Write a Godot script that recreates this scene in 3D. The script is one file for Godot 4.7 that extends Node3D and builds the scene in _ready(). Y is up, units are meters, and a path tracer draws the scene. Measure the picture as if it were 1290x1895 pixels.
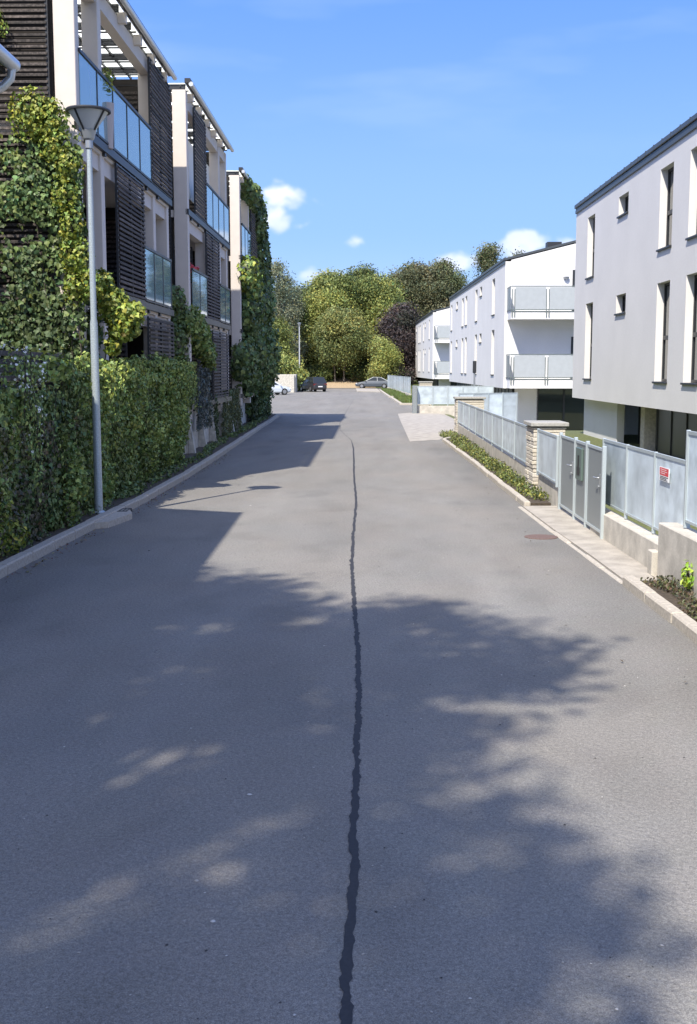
extends Node3D

# ---------------------------------------------------------------- mesh builder
class MB:
	var v := PackedVector3Array()
	var n := PackedVector3Array()
	var c := PackedColorArray()
	var uv := PackedVector2Array()
	var tint := Color(1, 1, 1)
	var xf := Transform3D.IDENTITY
	func tri(a: Vector3, b: Vector3, d: Vector3, na: Vector3, nb: Vector3, nd: Vector3):
		a = xf * a; b = xf * b; d = xf * d
		na = (xf.basis * na).normalized(); nb = (xf.basis * nb).normalized(); nd = (xf.basis * nd).normalized()
		var s := (b - a).cross(d - a).dot(na + nb + nd)
		if s > 0.0:
			v.append_array([a, d, b]); n.append_array([na, nd, nb])
		else:
			v.append_array([a, b, d]); n.append_array([na, nb, nd])
		c.append_array([tint, tint, tint])
	func face(a: Vector3, b: Vector3, d: Vector3, outv: Vector3):
		var m := (b - a).cross(d - a).normalized()
		if m.dot(outv) < 0.0: m = -m
		tri(a, b, d, m, m, m)
	func quad(a: Vector3, b: Vector3, d: Vector3, e: Vector3, outv: Vector3):
		face(a, b, d, outv); face(a, d, e, outv)
	func box(ctr: Vector3, size: Vector3, bs := Basis.IDENTITY):
		var h := size * 0.5
		var p := []
		for i in 8:
			p.append(ctr + bs * Vector3(h.x * (1 if i & 1 else -1), h.y * (1 if i & 2 else -1), h.z * (1 if i & 4 else -1)))
		quad(p[0], p[2], p[6], p[4], -bs.x); quad(p[1], p[3], p[7], p[5], bs.x)
		quad(p[0], p[1], p[5], p[4], -bs.y); quad(p[2], p[3], p[7], p[6], bs.y)
		quad(p[0], p[1], p[3], p[2], -bs.z); quad(p[4], p[5], p[7], p[6], bs.z)
	func bbox(lo: Vector3, hi: Vector3):
		box((lo + hi) * 0.5, (hi - lo).abs())
	func cbox(lo: Vector3, hi: Vector3, ch: float):   # box with chamfered edges
		var ctr := (lo + hi) * 0.5
		var h := (hi - lo).abs() * 0.5
		var ax := [Vector3(1, 0, 0), Vector3(0, 1, 0), Vector3(0, 0, 1)]
		for k in 3:
			var u: Vector3 = ax[(k + 1) % 3] * (h[(k + 1) % 3] - ch)
			var w: Vector3 = ax[(k + 2) % 3] * (h[(k + 2) % 3] - ch)
			for s in [-1.0, 1.0]:
				var o: Vector3 = ctr + ax[k] * h[k] * s
				quad(o - u - w, o + u - w, o + u + w, o - u + w, ax[k] * s)
		for k in 3:
			var a: Vector3 = ax[k]; var b: Vector3 = ax[(k + 1) % 3]; var d: Vector3 = ax[(k + 2) % 3]
			var la: Vector3 = a * (h[k] - ch)
			for s in [-1.0, 1.0]:
				for t in [-1.0, 1.0]:
					var p: Vector3 = ctr + b * h[(k + 1) % 3] * s + d * (h[(k + 2) % 3] - ch) * t
					var q: Vector3 = ctr + b * (h[(k + 1) % 3] - ch) * s + d * h[(k + 2) % 3] * t
					quad(p - la, p + la, q + la, q - la, b * s + d * t)
		for i in 8:
			var sg := Vector3(1 if i & 1 else -1, 1 if i & 2 else -1, 1 if i & 4 else -1)
			var g := h * sg
			var e := sg * ch
			face(ctr + g - Vector3(0, e.y, e.z), ctr + g - Vector3(e.x, 0, e.z), ctr + g - Vector3(e.x, e.y, 0), sg)
	func beam(a: Vector3, b: Vector3, w: float, hgt: float):
		var z := (b - a).normalized()
		var x := Vector3.UP.cross(z)
		if x.length() < 0.01: x = Vector3.RIGHT
		x = x.normalized()
		box((a + b) * 0.5, Vector3(w, hgt, a.distance_to(b)), Basis(x, z.cross(x), z))
	func tube(pts: Array, rad: Array, sides := 8, caps := true):
		var rings := []
		var nr := []
		for i in pts.size():
			var d: Vector3 = (pts[mini(i + 1, pts.size() - 1)] - pts[maxi(i - 1, 0)]).normalized()
			var x := d.cross(Vector3(0.13, 0.31, 0.94)).normalized()
			if d.cross(Vector3(0.13, 0.31, 0.94)).length() < 0.2: x = d.cross(Vector3.UP).normalized()
			var y := d.cross(x)
			var ring := []; var nn := []
			for k in sides:
				var a := TAU * k / sides
				var o := x * cos(a) + y * sin(a)
				nn.append(o); ring.append(pts[i] + o * rad[i])
			rings.append(ring); nr.append(nn)
		for i in pts.size() - 1:
			for k in sides:
				var j := (k + 1) % sides
				tri(rings[i][k], rings[i + 1][k], rings[i + 1][j], nr[i][k], nr[i + 1][k], nr[i + 1][j])
				tri(rings[i][k], rings[i + 1][j], rings[i][j], nr[i][k], nr[i + 1][j], nr[i][j])
		if caps:
			for e in [0, pts.size() - 1]:
				var d: Vector3 = (pts[1] - pts[0]) * -1.0 if e == 0 else pts[e] - pts[e - 1]
				for k in range(1, sides - 1):
					face(rings[e][0], rings[e][k], rings[e][k + 1], d)
	func lathe(prof: Array, o: Vector3, sides := 20):   # prof: Vector2(radius, height)
		for i in prof.size() - 1:
			var p: Vector2 = prof[i]; var q: Vector2 = prof[i + 1]
			var t := q - p
			if t.length() < 1e-6: continue
			for k in sides:
				var a := TAU * k / sides; var b := TAU * (k + 1) / sides
				var ra := Vector3(cos(a), 0, sin(a)); var rb := Vector3(cos(b), 0, sin(b))
				var na := ra * t.y + Vector3.UP * -t.x; var nb := rb * t.y + Vector3.UP * -t.x
				var p0 := o + ra * p.x + Vector3.UP * p.y; var p1 := o + rb * p.x + Vector3.UP * p.y
				var q0 := o + ra * q.x + Vector3.UP * q.y; var q1 := o + rb * q.x + Vector3.UP * q.y
				if q.x > 1e-5: tri(p0, q0, q1, na, na, nb)
				if p.x > 1e-5: tri(p0, q1, p1, na, nb, nb)
	func prism(pts: PackedVector2Array, y0: float, y1: float):   # outline in x and z
		var t := Geometry2D.triangulate_polygon(pts)
		for i in range(0, t.size(), 3):
			var a := pts[t[i]]; var b := pts[t[i + 1]]; var d := pts[t[i + 2]]
			face(Vector3(a.x, y1, a.y), Vector3(b.x, y1, b.y), Vector3(d.x, y1, d.y), Vector3.UP)
			face(Vector3(a.x, y0, a.y), Vector3(b.x, y0, b.y), Vector3(d.x, y0, d.y), Vector3.DOWN)
		var cw := Geometry2D.is_polygon_clockwise(pts)
		for i in pts.size():
			var a := pts[i]; var b := pts[(i + 1) % pts.size()]
			var o := Vector3(b.y - a.y, 0, a.x - b.x) * (-1.0 if cw else 1.0)
			quad(Vector3(a.x, y0, a.y), Vector3(b.x, y0, b.y), Vector3(b.x, y1, b.y), Vector3(a.x, y1, a.y), o)
	func mesh() -> ArrayMesh:
		var arr := []
		arr.resize(Mesh.ARRAY_MAX)
		arr[Mesh.ARRAY_VERTEX] = v; arr[Mesh.ARRAY_NORMAL] = n; arr[Mesh.ARRAY_COLOR] = c
		if uv.size() == v.size(): arr[Mesh.ARRAY_TEX_UV] = uv
		var m := ArrayMesh.new()
		m.add_surface_from_arrays(Mesh.PRIMITIVE_TRIANGLES, arr)
		return m

# ---------------------------------------------------------------- names and nodes
var taken := {}
var M := {}
var rng := RandomNumberGenerator.new()
var noise := FastNoiseLite.new()

func numbered(s: String) -> String:
	if not taken.has(s):
		taken[s] = 0
		return s
	taken[s] += 1
	return "%s_%03d" % [s, taken[s]]

func tag(o: Node, label: String, category := "", group := "", kind := ""):
	if label: o.set_meta("label", label)
	if category: o.set_meta("category", category)
	if group: o.set_meta("group", group)
	if kind: o.set_meta("kind", kind)
	return o

func thing(called: String, label: String, category: String, at := Vector3.ZERO, turn := 0.0, group := "") -> Node3D:
	var o := Node3D.new()
	o.name = numbered(called)
	add_child(o)
	o.position = at; o.rotation.y = turn
	return tag(o, label, category, group)

func put(called: String, m: Mesh, mt: Material, parent: Node = null, at := Vector3.ZERO, turn := 0.0) -> MeshInstance3D:
	var o := MeshInstance3D.new()
	o.mesh = m; o.material_override = mt
	o.position = at; o.rotation.y = turn
	if parent == null:
		o.name = numbered(called); add_child(o)
	else:
		var k := 0; var nm := called
		while parent.has_node(NodePath(nm)):
			k += 1; nm = "%s_%03d" % [called, k]
		o.name = nm; parent.add_child(o, true)
	return o

func obj(called: String, b: MB, mt: Material, parent: Node = null) -> MeshInstance3D:
	return put(called, b.mesh(), mt, parent)

func struct(called: String, b: MB, mt: Material) -> MeshInstance3D:
	var o := obj(called, b, mt)
	o.set_meta("kind", "structure")
	return o

func P(x: float, y: float, d: float) -> Vector3:
	return Vector3(x, y, -d)

# ---------------------------------------------------------------- materials
func lin(r: float, g: float, b: float) -> Color:
	return Color(r, g, b).linear_to_srgb()

func grain(size: int, freq: float, octaves: int, lo: float, hi: float, sd: int, speck := 0.0, stretch := 1.0) -> ImageTexture:
	var f := FastNoiseLite.new()
	f.seed = sd; f.frequency = freq; f.fractal_octaves = octaves
	var im := f.get_seamless_image(size, size)
	var d := im.get_data()
	var r := RandomNumberGenerator.new(); r.seed = sd
	var out := PackedByteArray(); out.resize(size * size * 3)
	for y in size:
		for x in size:
			var xx := int(x * stretch) % size
			var k := d[y * size + xx] / 255.0
			k = lerpf(lo, hi, k)
			if speck > 0.0:
				k += (r.randf() - 0.5) * speck
				if r.randf() < 0.012: k += speck * 1.2
			var b := int(clampf(k, 0, 1) * 255)
			var i := (y * size + x) * 3
			out[i] = b; out[i + 1] = b; out[i + 2] = b
	var img := Image.create_from_data(size, size, false, Image.FORMAT_RGB8, out)
	return ImageTexture.create_from_image(img)

func bumps(size: int, freq: float, octaves: int, sd: int, amount: float) -> ImageTexture:
	var f := FastNoiseLite.new()
	f.seed = sd; f.frequency = freq; f.fractal_octaves = octaves
	var im := f.get_seamless_image(size, size)
	im.convert(Image.FORMAT_RGBA8)
	im.bump_map_to_normal_map(amount)
	return ImageTexture.create_from_image(im)

func mat(col: Color, rough := 0.8, metal := 0.0, tex: Texture2D = null, scale := 1.0, nrm: Texture2D = null, nscale := 1.0) -> StandardMaterial3D:
	var m := StandardMaterial3D.new()
	m.albedo_color = col; m.roughness = rough; m.metallic = metal
	if tex:
		m.albedo_texture = tex
		m.uv1_triplanar = true; m.uv1_world_triplanar = true
		m.uv1_scale = Vector3.ONE * scale
	if nrm:
		m.normal_enabled = true; m.normal_texture = nrm; m.normal_scale = nscale
		m.uv1_triplanar = true; m.uv1_world_triplanar = true
		m.uv1_scale = Vector3.ONE * scale
	return m

func leafmat(back: float, rough := 0.55) -> StandardMaterial3D:
	var m := StandardMaterial3D.new()
	m.albedo_color = Color.WHITE; m.vertex_color_use_as_albedo = true
	m.roughness = rough; m.cull_mode = BaseMaterial3D.CULL_DISABLED
	m.backlight_enabled = true; m.backlight = Color(back, back, back)
	return m

func make_materials():
	var g_fine := grain(512, 0.03, 4, 0.62, 1.0, 3, 0.16)
	var g_asph := grain(1024, 0.10, 4, 0.75, 0.89, 11, 0.32)
	var g_plas := grain(512, 0.012, 5, 0.965, 1.0, 5, 0.02)
	var g_conc := grain(512, 0.03, 5, 0.80, 1.0, 7, 0.07)
	var g_cloud := grain(512, 0.007, 4, 0.84, 1.04, 17, 0.02)
	var g_wood := grain(512, 0.02, 4, 0.35, 1.0, 9, 0.15)
	var n_fine := bumps(512, 0.12, 4, 21, 3.0)
	var n_plas := bumps(512, 0.2, 3, 22, 1.2)
	M.asphalt = mat(lin(1.0, 0.95, 0.87), 0.9, 0, g_asph, 0.31, n_fine, 0.35)
	M.asphalt.metallic_specular = 0.3
	M.asphalt.vertex_color_use_as_albedo = true
	M.tar = mat(lin(0.036, 0.036, 0.04), 0.8, 0, g_conc, 2.0)
	M.soil = mat(lin(0.10, 0.075, 0.05), 0.95, 0, g_fine, 0.7)
	M.grass_ground = mat(lin(0.10, 0.13, 0.04), 0.95, 0, g_fine, 0.4)
	M.lawn = mat(lin(0.17, 0.19, 0.06), 0.95, 0, g_fine, 0.6)
	M.sand = mat(lin(0.62, 0.47, 0.30), 0.95, 0, g_fine, 0.3)
	M.concrete = mat(lin(0.60, 0.55, 0.48), 0.85, 0, g_conc, 0.5, n_plas, 0.3)
	M.concrete_lowwall = mat(lin(0.60, 0.56, 0.49), 0.85, 0, g_conc, 0.15)
	M.pave = mat(lin(0.44, 0.40, 0.345), 0.9, 0, g_conc, 0.13)
	M.kerb = mat(lin(0.52, 0.47, 0.40), 0.9, 0, g_conc, 0.9, n_fine, 0.4)
	M.kerb_dirty = mat(lin(0.46, 0.42, 0.36), 0.92, 0, g_conc, 1.3, n_fine, 0.6)
	M.retain = mat(lin(0.60, 0.57, 0.50), 0.88, 0, g_conc, 0.3, n_plas, 0.4)
	M.plaster = mat(lin(0.71, 0.705, 0.71), 0.85, 0, g_plas, 0.09)
	M.plaster_grey = mat(lin(0.69, 0.675, 0.665), 0.85, 0, g_plas, 0.07)
	M.render_beige = mat(lin(0.64, 0.575, 0.52), 0.85, 0, g_plas, 0.4, n_plas, 0.2)
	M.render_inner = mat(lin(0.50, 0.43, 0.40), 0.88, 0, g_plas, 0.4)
	M.wood = []
	for k in 4:
		M.wood.append(mat(lin(0.16, 0.13, 0.115) * [0.8, 1.0, 1.18, 0.9][k], 0.8, 0, g_wood, [1.1, 1.3, 0.9, 1.7][k]))
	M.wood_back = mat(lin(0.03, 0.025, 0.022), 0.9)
	M.dark_metal = mat(lin(0.035, 0.037, 0.042), 0.45, 0.3)
	M.roof_metal = mat(lin(0.085, 0.095, 0.105), 0.45, 0.4, g_plas, 0.5)
	M.grey_metal = mat(lin(0.36, 0.38, 0.40), 0.38, 0.6)
	M.galv = mat(lin(0.50, 0.57, 0.60), 0.45, 0.35, g_conc, 2.2)
	M.fence_metal = mat(lin(0.50, 0.56, 0.58), 0.4, 0.4)
	M.gutter = mat(lin(0.62, 0.63, 0.64), 0.35, 0.5)
	M.rail = mat(lin(0.16, 0.19, 0.19), 0.45, 0.3)
	M.frost = []
	for k in 3:
		var f := mat(lin(0.61, 0.70, 0.76) * [0.93, 1.0, 1.05][k], 0.25, 0, g_cloud, [0.5, 0.37, 0.61][k])
		f.backlight_enabled = true; f.backlight = Color(0.35, 0.35, 0.35)
		M.frost.append(f)
	M.balcony_glass = mat(lin(0.40, 0.43, 0.455), 0.2, 0, g_plas, 0.5)
	M.balcony_glass.backlight_enabled = true; M.balcony_glass.backlight = Color(0.25, 0.25, 0.25)
	M.perf = mat(lin(0.42, 0.46, 0.47), 0.45, 0.3, g_fine, 9.0)
	M.glass_blue = mat(Color(0.56, 0.69, 0.71, 0.80), 0.03, 0.25)
	M.glass_blue.transparency = BaseMaterial3D.TRANSPARENCY_ALPHA
	M.glass_blue.metallic_specular = 1.0
	M.window_glass = mat(lin(0.028, 0.034, 0.036), 0.03, 0.0)
	M.window_glass.metallic_specular = 0.9
	M.car_glass = mat(lin(0.02, 0.025, 0.03), 0.05)
	M.shutter = mat(lin(0.035, 0.04, 0.042), 0.4, 0.2, g_plas, 0.8)
	M.pergola = mat(lin(0.85, 0.86, 0.84), 0.5)
	M.pergola.backlight_enabled = true; M.pergola.backlight = Color(1.6, 1.6, 1.55)
	M.white = mat(lin(0.8, 0.8, 0.8), 0.5)
	M.blind = mat(lin(0.78, 0.74, 0.68), 0.8)
	M.bark = mat(lin(0.13, 0.105, 0.08), 0.9, 0, g_wood, 1.5, n_fine, 1.0)
	M.bark_pale = mat(lin(0.32, 0.29, 0.25), 0.9, 0, g_wood, 0.9)
	M.leaf = leafmat(0.55)
	M.leaf_far = leafmat(0.65, 0.7)
	M.flower = mat(lin(0.85, 0.84, 0.78), 0.7)
	M.flower.backlight_enabled = true; M.flower.backlight = Color(0.5, 0.5, 0.5)
	M.red = mat(lin(0.62, 0.06, 0.07), 0.5)
	M.rust = mat(lin(0.23, 0.15, 0.125), 0.85, 0, g_fine, 3.0)
	M.black = mat(lin(0.02, 0.02, 0.022), 0.5)
	M.stone = []
	for k in 3:
		M.stone.append(mat([lin(0.66, 0.60, 0.50), lin(0.58, 0.53, 0.46), lin(0.70, 0.65, 0.57)][k], 0.9, 0, g_conc, [0.9, 1.4, 1.1][k], n_fine, 0.5))
	M.cap = mat(lin(0.42, 0.41, 0.38), 0.8, 0, g_conc, 1.0)
	M.lamp_pane = mat(lin(0.62, 0.64, 0.66), 0.3)
	M.lamp_pane.backlight_enabled = true; M.lamp_pane.backlight = Color(0.6, 0.6, 0.6)
	M.tyre = mat(lin(0.018, 0.018, 0.018), 0.8)
	M.rim = mat(lin(0.45, 0.46, 0.48), 0.3, 0.8)
	M.paint_black = mat(lin(0.02, 0.02, 0.024), 0.25); M.paint_black.clearcoat_enabled = true; M.paint_black.clearcoat = 1.0
	M.paint_slate = mat(lin(0.05, 0.065, 0.085), 0.3, 0.2); M.paint_slate.clearcoat_enabled = true; M.paint_slate.clearcoat = 1.0
	M.paint_white = mat(lin(0.55, 0.60, 0.64), 0.3); M.paint_white.clearcoat_enabled = true; M.paint_white.clearcoat = 1.0
	M.lens_red = mat(lin(0.16, 0.012, 0.012), 0.2)
	M.lens_clear = mat(lin(0.7, 0.72, 0.75), 0.15)

# ---------------------------------------------------------------- foliage
var leaf_ivy: ArrayMesh
var leaf_oval: ArrayMesh
var clump: ArrayMesh
var clump_fine: ArrayMesh
var petal: ArrayMesh

func leaf_mesh(outline: Array, fold: float) -> ArrayMesh:   # half outline from stalk (y 0) to tip, folded along its rib and drooping
	var b := MB.new()
	for s in [-1.0, 1.0]:
		for i in outline.size() - 1:
			var p: Vector2 = outline[i]; var q: Vector2 = outline[i + 1]
			var a0 := Vector3(0, p.y, -p.y * p.y * 0.25); var a1 := Vector3(0, q.y, -q.y * q.y * 0.25)
			var e0 := a0 + Vector3(p.x * s, 0, p.x * fold); var e1 := a1 + Vector3(q.x * s, 0, q.x * fold)
			if p.x > 0.001: b.face(a0, e0, e1, Vector3.BACK)
			if q.x > 0.001: b.face(a0, e1, a1, Vector3.BACK)
	return b.mesh()

func clump_mesh(count: int, leaf: float, sd: int) -> ArrayMesh:
	var r := RandomNumberGenerator.new(); r.seed = sd
	var b := MB.new()
	for i in count:
		var o := Vector3(r.randfn(), r.randfn(), r.randfn()) * 0.42
		var d := Vector3(r.randfn(), r.randfn() - 0.3, r.randfn()).normalized()
		var w := d.cross(Vector3(r.randfn(), r.randfn(), r.randfn())).normalized()
		var l := leaf * r.randf_range(0.7, 1.3)
		var nn := (d.cross(w) + Vector3.UP * 0.4).normalized()
		var g := r.randf_range(0.75, 1.2)
		b.tint = Color(g, g, g)
		b.quad(o - d * l * 0.5, o + w * l * 0.3, o + d * l * 0.6, o - w * l * 0.3, nn)
	return b.mesh()

func scatter(called: String, parent: Node, mesh: Mesh, mt: Material, xs: Array, cs: PackedColorArray) -> MultiMeshInstance3D:
	var mm := MultiMesh.new()
	mm.transform_format = MultiMesh.TRANSFORM_3D
	mm.use_colors = true
	mm.mesh = mesh
	mm.instance_count = xs.size()
	for i in xs.size():
		mm.set_instance_transform(i, xs[i]); mm.set_instance_color(i, cs[i])
	var o := MultiMeshInstance3D.new()
	o.multimesh = mm; o.material_override = mt
	if parent == null:
		o.name = numbered(called); add_child(o)
	else:
		o.name = called; parent.add_child(o, true)
	o.set_meta("kind", "stuff")
	return o

func leaf_basis(nrm: Vector3, droop: float, size: float) -> Basis:   # leaf face along nrm, tip hanging down
	var z := (nrm + Vector3(rng.randfn(), rng.randfn() * 0.8 + 0.25, rng.randfn()) * 0.5).normalized()
	var tip := Vector3(rng.randfn() * 0.6, -droop, rng.randfn() * 0.6)
	var y := (tip - z * tip.dot(z)).normalized()
	return Basis(y.cross(z), y, z) * Basis.from_scale(Vector3.ONE * size)

func shade(base: Color, vary: float, warm := 0.12) -> Color:
	var k := 1.0 + rng.randfn() * vary
	var w := rng.randfn() * warm
	return Color(maxf(base.r * k * (1.0 + w), 0.004), maxf(base.g * k, 0.006), maxf(base.b * k * (1.0 - w), 0.003))

# leaves over a sheet: origin + u * du + v * dv, bulging along nrm; keep(u, v) is how full the sheet is there
func sheet(xs: Array, cs: PackedColorArray, o: Vector3, du: Vector3, dv: Vector3, nrm: Vector3, count: int, bulge: float, size: float, cols: Array, keep: Callable, sc := 1.3):
	for i in count:
		var u := rng.randf(); var v := rng.randf()
		var p := o + du * u + dv * v
		if rng.randf() > keep.call(u, v, p): continue
		var hump := noise.get_noise_3d(p.x * 14.0 * sc, p.y * 14.0 * sc, p.z * 14.0 * sc) * 0.5 + 0.5
		var lay := pow(rng.randf(), 0.6)
		p += nrm * (bulge * hump * lay)
		var b := leaf_basis(nrm, 0.9, size * rng.randf_range(0.6, 1.35))
		xs.append(Transform3D(b, p))
		var pick := noise.get_noise_3d(p.x * 5.0 + 70.0, p.y * 5.0, p.z * 5.0) + rng.randfn() * 0.13
		cs.append(shade(cols[clampi(int((pick + 0.42) / 0.84 * cols.size()), 0, cols.size() - 1)], 0.22))

# leaves on a rounded mass
func mass(xs: Array, cs: PackedColorArray, ctr: Vector3, rad: Vector3, count: int, size: float, cols: Array, inner := 0.45):
	for i in count:
		var d := Vector3(rng.randfn(), rng.randfn(), rng.randfn()).normalized()
		var k := lerpf(inner, 1.0, sqrt(rng.randf())) * (1.0 + 0.35 * noise.get_noise_3d(ctr.x * 9 + d.x * 55, ctr.y * 9 + d.y * 55, ctr.z * 9 + d.z * 55))
		var p := ctr + d * rad * k
		xs.append(Transform3D(leaf_basis(d, 0.6, size * rng.randf_range(0.65, 1.3)), p))
		cs.append(shade(cols[rng.randi() % cols.size()], 0.22))

func tree(called: String, label: String, at: Vector3, h: float, w: float, low: float, lobes: int, per: int, cs_: Array, size: float, bark: Material, sd: int, group := "", stems := 1, top := 0.5, fine := false):
	rng.seed = sd
	var t := thing(called, label, "tree", at, 0, group)
	var lob := []
	for i in lobes:
		var k := (i + 0.5) / lobes
		var y := low + (h - low) * k
		var env := pow(maxf(sin(PI * clampf(pow(k, top + 0.35) * 0.86 + 0.1, 0, 1)), 0.02), 0.75)
		var a := rng.randf() * TAU
		var rr := sqrt(rng.randf()) * w * 0.5 * env * 0.78
		var lr := w * rng.randf_range(0.13, 0.24) * (0.55 + 0.6 * env)
		lob.append([Vector3(cos(a) * rr, minf(y, h - lr * 0.7), sin(a) * rr), lr])
	lob.append([Vector3(0, low + (h - low) * 0.55, 0), w * 0.26])
	var tr := MB.new()
	for s in stems:
		var o := Vector3(rng.randfn() * 0.5, 0, rng.randfn() * 0.3) if stems > 1 else Vector3.ZERO
		var r0 := h * 0.018 / sqrt(stems)
		tr.tube([o + Vector3.DOWN * 0.3, o + Vector3(rng.randfn() * 0.1, low * 0.5, 0), o * 1.6 + Vector3(rng.randfn() * 0.3, low + (h - low) * 0.3, rng.randfn() * 0.3), o * 1.4 + Vector3(rng.randfn() * 0.4, low + (h - low) * 0.7, 0)], [r0 * 1.35, r0, r0 * 0.7, r0 * 0.25], 7)
	obj("trunk", tr, bark, t)
	var lm := MB.new()
	for l in lob:
		var c: Vector3 = l[0]
		var s0 := Vector3(0, clampf(c.y - c.length() * 0.35, low * 0.6, h * 0.75), 0)
		lm.tube([s0, s0.lerp(c, 0.5) + Vector3(0, -0.2, 0), c], [h * 0.007, h * 0.005, h * 0.002], 5, false)
	obj("limbs", lm, bark, t)
	var xs := []; var cs := PackedColorArray()
	for l in lob:
		var c: Vector3 = l[0]; var r: float = l[1]
		var tone: Color = cs_[rng.randi() % cs_.size()]
		for i in (per if fine else int(per * 1.5)):
			var d := Vector3(rng.randfn(), rng.randfn() + 0.25, rng.randfn()).normalized()
			var k := lerpf(0.35, 1.0, sqrt(rng.randf())) * (1.0 + 0.4 * noise.get_noise_3d(c.x * 20 + d.x * 40, c.y * 20 + d.y * 40, d.z * 40))
			var p := c + d * Vector3(r * 1.12, r * 0.85, r * 1.12) * k
			xs.append(Transform3D(leaf_basis(d, 0.4, size * rng.randf_range(0.7, 1.4)), p))
			cs.append(shade(tone, 0.24, 0.12))
	scatter("crown", t, clump_fine, M.leaf_far, xs, cs)
	return t

# ---------------------------------------------------------------- ground
func sm(a: float, b: float, x: float) -> float:
	return smoothstep(a, b, x)

func hgt(x: float, d: float) -> float:   # the plots behind the right-hand fences fall away; the end of the street rises to a bank
	var y := -1.0 * sm(5.2, 8.5, x) * sm(47.0, 58.0, d) * (1.0 - sm(112.0, 122.0, d))
	y += 2.7 * sm(149.0, 172.0, d) + 6.0 * sm(172.0, 260.0, d)
	return y

func grid_sheet(xs: Array, ds: Array, lift: float, tinted: bool) -> MB:
	var b := MB.new()
	for j in ds.size() - 1:
		for i in xs.size() - 1:
			var q := []
			for k in [[i, j], [i + 1, j], [i + 1, j + 1], [i, j + 1]]:
				q.append(P(xs[k[0]], hgt(xs[k[0]], ds[k[1]]) + lift, ds[k[1]]))
			var e := 0.4
			var nn := []
			for p in q:
				nn.append(Vector3(hgt(p.x - e, -p.z) - hgt(p.x + e, -p.z), 2 * e, -(hgt(p.x, -p.z - e) - hgt(p.x, -p.z + e))).normalized())
			var base := b.v.size()
			b.tri(q[0], q[1], q[2], nn[0], nn[1], nn[2]); b.tri(q[0], q[2], q[3], nn[0], nn[2], nn[3])
			if tinted:
				for k in range(base, b.v.size()):
					b.c[k] = road_tint(b.v[k].x, -b.v[k].z)
	return b

func steps(a: float, b: float, s: float) -> Array:
	var out := []
	var n := int(ceil((b - a) / s))
	for i in n + 1: out.append(a + (b - a) * i / n)
	return out

func road_tint(x: float, d: float) -> Color:
	var k := 0.315
	k *= 1.0 + 0.11 * noise.get_noise_2d(x * 6.0, d * 2.2) + 0.08 * noise.get_noise_2d(x * 30.0 + 300.0, d * 11.0)
	k *= 1.0 - 0.10 * sm(0.22, 0.5, noise.get_noise_2d(x * 15.0 + 900.0, d * 9.0))   # stains
	k *= 1.0 + 0.05 * exp(-pow((x + 1.55) / 0.4, 2.0)) + 0.05 * exp(-pow((x - 1.7) / 0.4, 2.0))   # worn wheel tracks
	k *= 1.0 - 0.14 * sm(2.3, 3.1, x + 0.25 * noise.get_noise_2d(7.0, d * 12.0)) * (1.0 - sm(36.0, 40.0, d))   # dirt along the right edge
	k *= 1.0 - 0.16 * sm(3.0, 3.9, -x + 0.3 * noise.get_noise_2d(90.0, d * 12.0)) * (1.0 - sm(60.0, 66.0, d))
	var line := absf(x - (1.15 + (d - 6.5) * 0.075 + 0.04 * sin(d * 1.3)))   # pale drag mark on the right
	if d > 5.0 and d < 18.0: k *= 1.0 + 0.10 * (1.0 - sm(0.04, 0.13, line)) * (0.6 + 0.4 * noise.get_noise_1d(d * 30.0))
	var w := 0.03 * noise.get_noise_2d(x * 9.0 + 50.0, d * 5.0)
	return Color(k * (1.0 + w), k, k * (1.0 - w))

func flat(pts: Array, lift: float, thick: float) -> MB:   # outline as [x, distance]
	var p := PackedVector2Array()
	for q in pts: p.append(Vector2(q[0], -q[1]))
	var b := MB.new()
	b.prism(p, lift - thick, lift)
	return b

func kerb(called: String, label: String, pts: Array, side: float, wide: float, high: float, stone: float, mt: Material):
	var root := thing(called, label, "kerb")
	root.set_meta("kind", "structure")
	for i in pts.size() - 1:
		var a := Vector2(pts[i][0], pts[i][1]); var b := Vector2(pts[i + 1][0], pts[i + 1][1])
		var l := a.distance_to(b)
		var n := maxi(1, int(round(l / stone)))
		var dir := (b - a) / l
		var off := Vector2(dir.y, -dir.x) * side
		for k in n:
			var c0 := a + dir * (l * k / n); var c1 := a + dir * (l * (k + 1) / n)
			var c := (c0 + c1) * 0.5 + off * wide * 0.5
			var mb := MB.new()
			var hl := l / n * 0.5 - 0.005
			mb.cbox(Vector3(-wide * 0.5, -0.12, -hl), Vector3(wide * 0.5, high, hl), 0.018)
			var o := obj("kerb_stone", mb, mt, root)
			o.position = P(c.x + rng.randfn() * 0.004, rng.randfn() * 0.004, c.y)
			o.rotation.y = -atan2(dir.x, dir.y) + rng.randfn() * 0.004
	return root

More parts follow.
